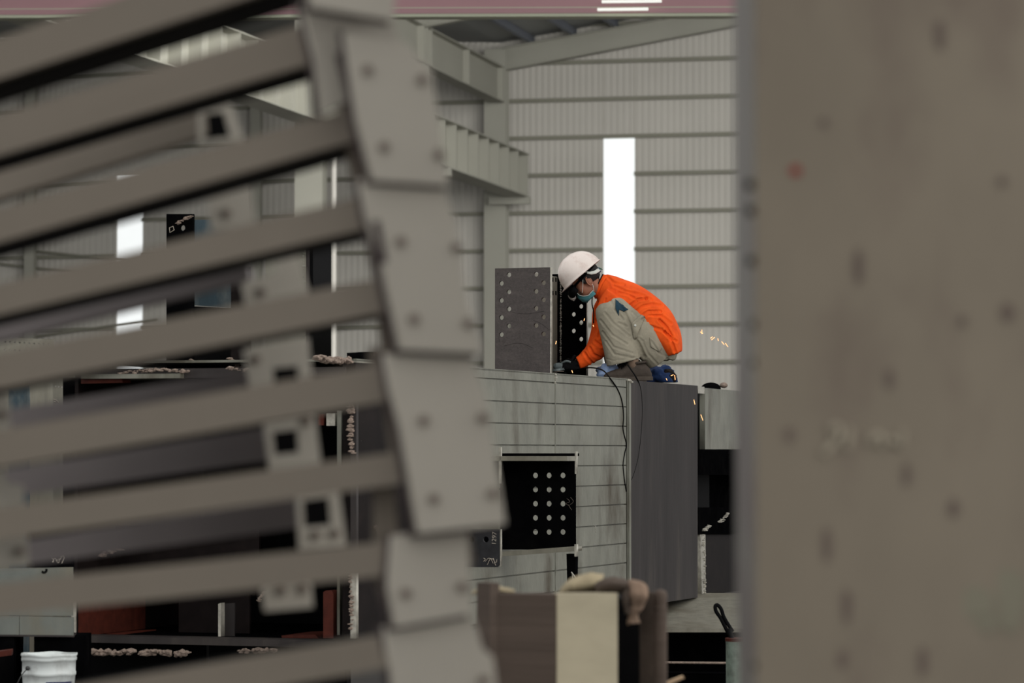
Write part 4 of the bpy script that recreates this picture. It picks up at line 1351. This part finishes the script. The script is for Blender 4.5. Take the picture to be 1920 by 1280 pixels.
groove(tro, [[(1134, 586), (1150, 606), (1168, 620), (1180, 630)], [(1126, 600), (1148, 628), (1176, 645)], [(1130, 622), (1150, 650), (1186, 662)], [(1136, 640), (1152, 664), (1192, 672)],
             [(1160, 605), (1176, 612)], [(1186, 585), (1200, 600), (1214, 602)], [(1204, 640), (1214, 662), (1232, 682)], [(1200, 616), (1196, 632), (1206, 640)], [(1240, 655), (1250, 672), (1262, 680)],
             [(1144, 560), (1152, 580), (1170, 600)], [(1222, 640), (1236, 662), (1250, 668)]], 0.0045, 2.2)
groove(tro, [[(1136, 672), (1150, 676), (1170, 674), (1198, 668)]], 0.003, 1.2)
# hem ring, knee patch, pocket button
bm = bmesh.new()
ellip(bm, W(1191, 610, -.262), (0.008, 0.004, 0.008))
bm_obj('pocket_button', bm, M['strap'], pe, smooth=True)
KN = Plane(W(1165, 572, -.285), Vector((0, -1, 0.0)))


def drape(name, poly, m, parent, target, lift=0.004, subdiv=5, y0=-0.6):
    """a patch laid on the garment: picture outline projected on to the surface"""
    bm = bmesh.new()
    vv = [bm.verts.new(W(x, y, y0)) for x, y in poly]
    bm.faces.new(vv)
    bmesh.ops.triangulate(bm, faces=bm.faces[:])
    for _ in range(subdiv - 2):
        bmesh.ops.subdivide_edges(bm, edges=bm.edges[:], cuts=1, use_grid_fill=True)
    from mathutils.bvhtree import BVHTree
    tm = target.data
    off = wm(target).translation
    bv = BVHTree.FromPolygons([v.co + off for v in tm.vertices], [p.vertices[:] for p in tm.polygons])
    cpos = Vector((0, 0, CAMZ))
    for v in bm.verts:
        d = (v.co - cpos).normalized()
        h = bv.ray_cast(cpos, d)
        if h[0]:
            v.co = h[0] - d * lift
    o = bm_obj(name, bm, m, parent, smooth=True)
    o.modifiers.new('s', 'SOLIDIFY').thickness = 0.003
    return o


drape('navy_patch', [(1154, 561), (1160, 566), (1168, 577), (1178, 580), (1170, 584), (1161, 580), (1160, 592), (1154, 578)], M['navy'], pe, tro)
drape('pocket_flap', [(1184, 606), (1202, 590), (1210, 594), (1208, 598), (1196, 608), (1192, 636), (1188, 634)], M['khaki'], pe, tro, 0.006)
drape('side_patch', [(1218, 632), (1230, 640), (1240, 655), (1236, 660), (1220, 650)], M['khaki'], pe, tro, 0.004)

# shirt
bm = bmesh.new()
loft_bm(bm, smooth_path([S(1124, 533, 0, 20, .075), S(1137, 541, 0, 29, .12), S(1156, 556, 0, 37, .185), S(1180, 572, 0, 42, .20), S(1205, 592, 0, 44, .20), S(1228, 612, 0, 42, .205), S(1246, 632, 0, 33, .225), S(1256, 650, 0, 25, .232), S(1262, 665, 0, 18, .222)]), 36)
loft_bm(bm, smooth_path([S(1158, 556, -.15, 26, .07), S(1143, 580, -.14, 24, .065), S(1137, 620, -.105, 21, .058), S(1126, 648, -.085, 20, .055), S(1105, 668, -.07, 15, .046), S(1087, 679, -.062, 12, .04), S(1083, 681, -.062, 12, .04)]), 24)
loft_bm(bm, smooth_path([S(1158, 556, .15, 26, .07), S(1134, 580, .14, 22, .065), S(1126, 620, .10, 18, .055), S(1114, 654, .05, 16, .05), S(1098, 672, .02, 14, .044), S(1084, 683, .005, 12, .04)]), 24)
me = remesh(bm, 0.007, 4)
shi = link('shirt', me, M['orange'], pe, smooth=True)
groove(shi, [[(1190, 586), (1205, 574), (1224, 570), (1240, 573)], [(1198, 598), (1216, 590), (1240, 592), (1258, 606)], [(1160, 548), (1178, 552), (1190, 560)], [(1220, 612), (1240, 618), (1256, 634), (1268, 640)],
             [(1140, 520), (1150, 530), (1170, 534)],
             [(1116, 640), (1126, 648), (1134, 648)], [(1106, 652), (1112, 664), (1124, 670)], [(1096, 662), (1102, 672), (1110, 680)], [(1118, 600), (1126, 620), (1122, 632)], [(1150, 535), (1172, 546), (1200, 552), (1222, 562)]], 0.009, 2.6)
groove(shi, [[(1236, 600), (1250, 614), (1260, 632)], [(1246, 622), (1256, 632), (1262, 648), (1266, 660)], [(1206, 590), (1216, 584), (1238, 584)], [(1180, 574), (1196, 562), (1212, 560)]], 0.013, 2.6)
groove(shi, [[(1123, 545), (1128, 532), (1138, 517)], [(1136, 560), (1134, 566)]], 0.006, 1.6)
# collar standing round the neck
loc_ = [W(1131, 512, 0), W(1122, 524, -.065), W(1114, 541, -.07), W(1112, 552, 0)]
bm = bmesh.new()
n = 28
r0_, r1_ = [], []
ca, cb = W(1121, 533, 0), W(1127, 538, 0)
ax = (W(1131, 513, 0) - W(1112, 552, 0)) / 2
for k in range(n):
    a = 2 * math.pi * k / n
    r0_.append(bm.verts.new(ca + ax * math.cos(a) * 0.98 + Vector((0, 1, 0)) * math.sin(a) * 0.068))
    r1_.append(bm.verts.new(cb + ax * math.cos(a) * 1.15 + Vector((0, 1, 0)) * math.sin(a) * 0.088))
for k in range(n):
    bm.faces.new((r0_[k], r0_[(k + 1) % n], r1_[(k + 1) % n], r1_[k]))
co = bm_obj('collar', bm, M['orange'], pe, smooth=True)
co.modifiers.new('s', 'SOLIDIFY').thickness = 0.006
tube('dark_neckline', [ca + ax * math.cos(a) * 0.97 + Vector((0, 1, 0)) * math.sin(a) * 0.067 for a in [math.radians(180 + k * 9) for k in range(0, 21)]], 0.004, M['blk'], pe)
tube('dark_cord', [W(1111, 553, -.07), W(1110, 568, -.09), W(1113, 585, -.12), W(1113, 606, -.11)], 0.004, M['blk'], pe)

# shoes
for s in (-1, 1):
    dy = -0.19 if s < 0 else 0.17
    kx = 0 if s < 0 else -12
    ky = 0 if s < 0 else -2

    def T(px, py):
        return W(px + kx, py + ky, dy)
    bm = bmesh.new()
    gy = lambda x: 713.5
    secs = []
    for (x, tp, hw) in ((1132, 704, .022), (1136, 699, .036), (1146, 695, .045), (1158, 691, .048), (1168, 687, .045), (1176, 681, .040), (1186, 678, .038), (1198, 678, .038), (1210, 682, .037), (1218, 690, .033), (1222, 700, .022)):
        b = gy(x)
        secs.append((T(x, (tp + b) / 2), (b - tp) / 2 / PX, hw, Vector((1, 0, 0))))
    loft_bm(bm, secs, 24)
    for v in bm.verts:
        zmin = TOPV + CAMZ + 0.012
        if v.co.z < zmin:
            v.co.z = zmin
    bm_obj('shoe', bm, M['shoe'], pe, smooth=True)
    so = bmesh.new()
    secs2 = []
    for (x, hw) in ((1130, .018), (1133, .036), (1145, .050), (1160, .053), (1180, .043), (1200, .043), (1214, .042), (1222, .032), (1224, .018)):
        secs2.append((x, hw))
    zb, zt2 = TOPV + CAMZ + 0.001, TOPV + CAMZ + 0.024
    lo_r, hi_r = [], []
    outl = [(x, -h) for x, h in secs2] + [(x, h) for x, h in reversed(secs2)]
    for x, h in outl:
        q = T(x, 713)
        lo_r.append(so.verts.new(Vector((q.x, q.y + h, zb))))
        hi_r.append(so.verts.new(Vector((q.x, q.y + h, zt2 + (0.004 if x > 1180 else 0)))))
    so.faces.new(lo_r)
    so.faces.new(hi_r[::-1])
    for k in range(len(outl)):
        so.faces.new((lo_r[k], lo_r[(k + 1) % len(outl)], hi_r[(k + 1) % len(outl)], hi_r[k]))
    bm_obj('sole', so, M['sole'], pe, bevel=.002)
    ring = []
    for k in range(17):
        a = 2 * math.pi * k / 16
        ring.append(T(1199, 680) + Vector((.040 * math.cos(a), .034 * math.sin(a), .006 * math.cos(a))))
    tube('shoe_collar', ring, 0.009, M['shoe'], pe)
    for k in range(3):
        tube('lace', [T(1165 + 4 * k, 689 - 3.2 * k) + Vector((0, -.045, -.01)), T(1167 + 4 * k, 687 - 3.4 * k) + Vector((0, -.0, .010)), T(1165 + 4 * k, 689 - 3.2 * k) + Vector((0, .045, -.01))], 0.003, M['blk'], pe)
    bm = bmesh.new()
    loft_bm(bm, [(T(1186, 690), .040, .036), (T(1187, 668), .038, .036)], 16)
    bm_obj('sock', bm, M['cloth3'] if s < 0 else M['blk'], pe, smooth=True)

# gloved hands: palm and five separate bent fingers closed on the grinder
def hand(name, wrist, palm_c, palm_dir, palm_n, m, parent, mirror=1, spread=1.0, curl=(.7, .8, .6)):
    pd, pn = palm_dir.normalized(), palm_n.normalized()
    sd = pd.cross(pn).normalized() * mirror
    bm = bmesh.new()
    loft_bm(bm, smooth_path([(wrist - pd * .03, .034, .034), (wrist, .033, .028), (wrist + pd * .035, .040, .020), (palm_c + pd * .03, .043, .017), (palm_c + pd * .048, .040, .012)], 3), 18, side=pn)
    for k, (off, ln, r) in enumerate(((-.031, .062, .0095), (-.010, .072, .0100), (.011, .066, .0098), (.031, .052, .0085))):
        base = palm_c + pd * .035 + sd * off
        pts = [base]
        d = pd.copy()
        ang = 0
        for j, c in enumerate(curl):
            ang += c + 0.05 * k
            d = (pd * math.cos(ang) + pn * math.sin(ang))
            pts.append(pts[-1] + d * ln * (0.45, 0.32, 0.25)[j])
        loft_bm(bm, smooth_path([(p, r * (1.1 - .12 * i), r * (1.1 - .12 * i)) for i, p in enumerate(pts)], 3), 10, side=sd)
    tb = palm_c - pd * .02 - sd * .036
    tp = [tb, tb - sd * .020 + pd * .020 + pn * .014, tb - sd * .018 + pd * .042 + pn * .032, tb - sd * .004 + pd * .055 + pn * .046]
    loft_bm(bm, smooth_path([(p, r, r) for p, r in zip(tp, (.015, .013, .0115, .010))], 3), 10, side=pn)
    return bm_obj(name, bm, m, parent, smooth=True)


wr1 = W(1083, 681, -.06)
hand('glove', wr1, W(1070, 686, -.075), Vector((-.93, -.1, -.18)), Vector((0.1, 0.35, -.9)), M['blk'], pe, 1)
wr2 = W(1086, 676, .0)
hand('glove', wr2, W(1072, 672, .01), Vector((-.85, -.15, -.5)), Vector((-.3, -.1, -.9)), M['blk'], pe, -1)
tube('glove_cuff', [W(1090, 676, -.06), W(1084, 680, -.06)], 0.038, M['blk'], pe, smooth_path=False)
tube('glove_cuff', [W(1092, 674, .0), W(1086, 676, .0)], 0.038, M['blk'], pe, smooth_path=False)

# hard hat
hh = bmesh.new()
nu, nv = 48, 14
rows_ = []
for j in range(nv + 1):
    t = j / nv * math.pi / 2
    rw = []
    for k in range(nu):
        a = 2 * math.pi * k / nu
        fx = 0.150 * math.cos(a)
        ly = 0.122 * math.sin(a)
        c_, s_ = math.cos(t) ** 0.85, math.sin(t)
        rw.append(hh.verts.new(H(-0.006 + fx * c_, ly * c_, 0.056 + 0.04 * max(0, fx) + 0.150 * s_)) if j < nv else None)
    rows_.append(rw)
apex = hh.verts.new(H(-0.006, 0, 0.206))
for j in range(nv - 1):
    for k in range(nu):
        hh.faces.new((rows_[j][k], rows_[j][(k + 1) % nu], rows_[j + 1][(k + 1) % nu], rows_[j + 1][k]))
for k in range(nu):
    hh.faces.new((rows_[nv - 1][k], rows_[nv - 1][(k + 1) % nu], apex))
# rim lip and peak
lip = []
for k in range(nu):
    a = 2 * math.pi * k / nu
    pk = max(0, math.cos(a)) ** 2 * 0.022
    lip.append(hh.verts.new(H(-0.006 + (0.158 + pk) * math.cos(a), 0.129 * math.sin(a), 0.050 - pk * 0.3 + 0.04 * max(0, 0.15 * math.cos(a)))))
for k in range(nu):
    hh.faces.new((lip[k], lip[(k + 1) % nu], rows_[0][(k + 1) % nu], rows_[0][k]))
hat = bm_obj('hard_hat', hh, M['helmet'], pe, smooth=True)
md = hat.modifiers.new('s', 'SOLIDIFY')
md.thickness = 0.004
md.offset = 1
for off, hgt, hw in ((-.055, .95, .095), (-.03, .985, .10), (0, 1.0, .10), (0.03, .985, .10), (.055, .95, .095)):
    pts = []
    for k in range(9):
        x = (k - 4) / 4 * hw
        q = max(0, 1 - (x / .150) ** 2 - (off / .122) ** 2)
        pts.append(H(-0.006 + x - .0, off, 0.056 + 0.04 * max(0, x) + 0.150 * q ** 0.54 + .0035))
    tube('rib', pts, 0.0045, M['helmet'], hat)
# harness seen below the rim
tube('inner_band', [H(0.10 * math.cos(a) - .006, 0.094 * math.sin(a), 0.038 - 0.012 * math.cos(a)) for a in [2 * math.pi * k / 24 for k in range(25)]], 0.008, M['black'], hat)


def band(name, pts, hw, up, m, parent, th=0.003):
    bm = bmesh.new()
    a = [bm.verts.new(p + up * hw) for p in pts]
    b = [bm.verts.new(p - up * hw) for p in pts]
    for i in range(len(pts) - 1):
        bm.faces.new((a[i], a[i + 1], b[i + 1], b[i]))
    o = bm_obj(name, bm, m, parent, smooth=True)
    o.modifiers.new('s', 'SOLIDIFY').thickness = th
    return o


band('suspension_strap', [H(-0.02, -.098, .052), H(-.045, -.100, .022), H(-.075, -.088, .006), H(-.105, -.055, .004), H(-.118, 0, .004), H(-.105, .055, .004), H(-.075, .088, .006), H(-.045, .100, .022), H(-0.02, .098, .052)], 0.012, HU, M['strap'], hat)
band('strap_buckle', [H(-.088, -.082, .008), H(-.112, -.052, .004), H(-.124, -.02, .004)], 0.018, HU, M['strapb'], hat, 0.006)
band('green_strip', [H(-.112, -.056, .026), H(-.128, -.03, .012), H(-.134, -.005, -.006)], 0.006, HU, M['green'], hat, 0.004)
# dark band round the brow, goggles pushed down at the peak
band('brow_band', [H(.115, -.02, .022), H(.105, -.060, .026), H(.070, -.090, .034), H(.02, -.102, .044), H(-.03, -.104, .050)], 0.010, HU, M['blk'], pe, 0.008)
gg = bmesh.new()
loft_bm(gg, [(H(.098, -.074, .004), .014, .010), (H(.128, -.045, .002), .030, .020), (H(.136, 0, 0), .030, .022), (H(.128, .045, .002), .030, .020), (H(.098, .078, .006), .024, .012)], 16, side=HF_)
bm_obj('goggle_frame', gg, M['blk'], pe, smooth=True)
tube('goggle_rim', [H(.120, -.082, .030), H(.150, -.075, .012), H(.155, -.072, -.022), H(.128, -.075, -.040), H(.104, -.080, -.020), H(.120, -.082, .030)], 0.004, M['blk'], pe)
bm = bmesh.new()
ellip(bm, H(.138, -.045, -.012), (.024, .034, .032), HR, 20)
bm_obj('goggle_lens', bm, M['lens'], pe, smooth=True)
bm = bmesh.new()
for i in range(5):
    loft_bm(bm, [(H(.110 - i * .012, -.090, .028), .004, .005), (H(.098 - i * .012, -.088, -.004), .003, .005)], 8, side=HL)
bm_obj('goggle_vent', bm, M['blk'], pe)

# face mask with ear loops
bm = bmesh.new()
R_m, nu, nv = [], 17, 9
for j in range(nv):
    v = j / (nv - 1)
    rw = []
    for k in range(nu):
        a = math.radians(-88 + 176 * k / (nu - 1))
        sa = abs(math.sin(a))
        ut = 0.0 - 0.085 * min(1, sa * 1.1) ** 1.5 + 0.008 * sa ** 8
        ub = -0.116 + 0.008 * sa
        uz = ut + (ub - ut) * v
        q = (uz + 0.058) / 0.058
        dp = 0.110 - 0.028 * q * q + 0.0022 * math.sin(v * 19)
        rw.append(bm.verts.new(H(0.010 + dp * math.cos(a) ** 0.85, (0.071 - 0.005 * v) * math.sin(a), uz)))
    R_m.append(rw)
for j in range(nv - 1):
    for k in range(nu - 1):
        bm.faces.new((R_m[j][k], R_m[j][k + 1], R_m[j + 1][k + 1], R_m[j + 1][k]))
mk = bm_obj('face_mask', bm, M['mask'], pe, smooth=True)
mk.modifiers.new('s', 'SOLIDIFY').thickness = 0.003
for s in (-1, 1):
    tube('ear_loop', [H(.080, s * .060, -.040), H(.050, s * .076, -.010), H(.022, s * .080, .022)], 0.0018, M['strap'], mk)
    tube('ear_loop', [H(.014, s * .071, -.084), H(.000, s * .077, -.062), H(-.010, s * .080, -.040)], 0.0018, M['strap'], mk)
kk = [(nv - 1) * 0 + k for k in range(nu)]
tube('edge_binding', [H(0.010 + (0.110 - 0.028 * ((0.0 - 0.085 * min(1, abs(math.sin(a)) * 1.1) ** 1.5 + 0.058) / 0.058) ** 2 + .001) * math.cos(a) ** 0.85, 0.072 * math.sin(a), 0.0 - 0.085 * min(1, abs(math.sin(a)) * 1.1) ** 1.5 + 0.008 * abs(math.sin(a)) ** 8) for a in [math.radians(-88 + 11 * k) for k in range(17)]], 0.0022, M['strap'], mk)

# ------------------------------------------------------------------ grinder, cables, cloths, sparks
gr = thing('angle_grinder', W(1058, 697, -.08), 'dark angle grinder with grey gear head held in both black gloves at the column foot', 'power tool')
GD = (W(1046, 689, -.08) - W(1086, 694, -.08)).normalized()
g0 = W(1086, 692, -.09)
bm = bmesh.new()
loft_bm(bm, smooth_path([(g0, .020, .020), (g0 + GD * .02, .024, .024), (g0 + GD * .07, .026, .026), (g0 + GD * .10, .032, .030), (g0 + GD * .115, .030, .028)], 3), 18)
bm_obj('motor_body', bm, M['blk'], gr, smooth=True)
bm = bmesh.new()
loft_bm(bm, [(g0 + GD * .115, .026, .026), (g0 + GD * .135, .028, .024), (g0 + GD * .16, .024, .022), (g0 + GD * .175, .012, .014)], 14)
bm_obj('gear_head', bm, M['tool'], gr, bevel=0.0)
bm = bmesh.new()
gh = g0 + GD * .155 + Vector((0, 0, -.022))
loft_bm(bm, [(gh + Vector((-.0, 0, .004)), .060, .060), (gh + Vector((.002, 0, -.010)), .060, .060)], 28, side=Vector((0, 1, 0)))
bm_obj('guard', bm, M['tool'], gr)
bm = bmesh.new()
loft_bm(bm, [(gh + Vector((0, 0, -.010)), .055, .055), (gh + Vector((.0, 0, -.014)), .055, .055)], 28)
bm_obj('disc', bm, M['rubber'], gr)
tube('side_lever', [W(1051, 682, -.09), W(1062, 677, -.10), W(1070, 679, -.10)], 0.008, M['tool'], gr)


def on_side(px, py, d=0.014):
    return SIDE.px(px, py, d)


def pixpath(pts, sub=6):
    """picture-space spline with depth, given (px, py, Y)"""
    q = [(Vector(p), 0.0, 0.0) for p in pts]
    return [P(*v[0]) for v in smooth_path(q, sub)]


def syd(px, d=0.014):
    return SIDE.px(px, 845, d).y


cab = [(1078, 694, 21.52), (1090, 691, 21.4), (1106, 689, 21.2), (1122, 691, 20.9), (1133, 696, 20.6)] + [(x, y, syd(x)) for x, y in
       ((1143, 708), (1157, 728), (1166, 752), (1169, 780), (1168, 805), (1174, 832), (1171, 850), (1168, 870), (1170, 895), (1174, 921))]
tag(tube('power_cable', pixpath(cab), 0.0045, M['blk'], smooth_path=False), 'black cable looping from the grinder down over the grooved panels', 'cable')
cab2 = [(1177, 684, 21.3), (1184, 694, 21.1)] + [(x, y, syd(x)) for x, y in ((1192, 706), (1199, 722), (1203, 748), (1203, 790), (1197, 850), (1187, 890), (1179, 905))]
tag(tube('power_cable', pixpath(cab2), 0.0046, M['blk'], smooth_path=False), 'black cable hanging from the shoe down the dark joint plate', 'cable')


def lump(name, c, r, m, label, cat, seed, amp=0.35, fr=14):
    bm = bmesh.new()
    bmesh.ops.create_icosphere(bm, subdivisions=4, radius=1.0)
    zmin = TOPV + CAMZ + .001
    for v in bm.verts:
        n = 1 + amp * noise.noise(v.co * 1.6 + Vector((seed, 0, 0))) + amp * .4 * noise.noise(v.co * 4 + Vector((seed, 3, 0)))
        v.co = Vector((v.co.x * r[0], v.co.y * r[1], v.co.z * r[2])) * n + c
        v.co.z = max(v.co.z, zmin)
    return tag(bm_obj(name, bm, m, smooth=True), label, cat)


lump('crumpled_cloth', W(1139, 699, .0), (.085, .10, .065), M['palebl'], 'crumpled pale blue cloth on the girder between glove and shoe', 'cloth', 3)
lump('blue_bundle', P(1238, 708, 22.05), (.105, .12, .085), M['bluec'], 'dark blue fabric bundle behind the heel of the crouching person', 'cloth', 5)
lump('dark_case', P(1254, 708, 22.0), (.050, .05, .060), M['brown'], 'round dark brown lump next to the blue bundle', 'case', 8, 0.2)
bm = bmesh.new()
fa = thing('distant_bundle', P(1345, 724, 24.0), 'dark blurred heap on the far girder beside the foreground column', 'heap')
ellip(bm, P(1333, 728, 24.0), (.075, .08, .045))
bm_obj('heap', bm, M['black'], fa, smooth=True)
bm = bmesh.new()
ellip(bm, P(1357, 722, 24.0), (.03, .04, .022))
bm_obj('pale_top', bm, M['slag'], fa, smooth=True)

FARL = ['leftmost glowing spark before the far wall, right of the orange shirt', 'spark just above the leftmost one before the far wall', 'bright spark in the middle group before the far wall',
        'brightest largest spark of the middle group before the far wall', 'small spark just right of the middle group before the far wall', 'slanting spark streak, second from the column', 'lowest slanting spark streak, closest to the foreground column']
SPK = [(1043, 639, 1042, 645, 20.0, 'near the column stub web'), (1096, 597, 1095, 601, 21.2, 'beside the back flange'), (1112, 609, 1113, 612, 21.2, 'in front of the shirt'),
       (1072, 694, 1074, 699, 21.3, 'at the grinder'), (1265, 703, 1266, 712, 21.9, 'beside the blue bundle'), (1249, 709, 1251, 713, 21.8, 'low on the dark lump'), (1258, 704, 1263, 702, 21.8, 'on top of the dark lump'),
       (1301, 749, 1303, 758, 21.5, 'in front of the joint plate'), (1314, 777, 1318, 788, 21.8, 'in the narrow gap'),
       (1313, 622, 1318, 625, 23, ''), (1316, 618, 1316, 626, 23, ''), (1332, 634, 1336, 631, 23, ''), (1334, 637, 1340, 632, 23, ''), (1346, 634, 1347, 639, 23, ''), (1353, 640, 1358, 646, 23, ''), (1360, 643, 1365, 650, 23, '')]
for i, (xa, ya, xb, yb, Z, nt) in enumerate(SPK):
    o = tube('spark', [P(xa, ya, Z), P((xa + xb) / 2, (ya + yb) / 2 + .2, Z), P(xb, yb, Z)], 0.0026 if nt else 0.0026, M['spark'], res=1)
    tag(o, FARL[i - 9] if not nt else ('tiny glowing orange spark ' + nt), 'spark', 'grinding sparks at the far wall' if not nt else 'sparks around the welder')
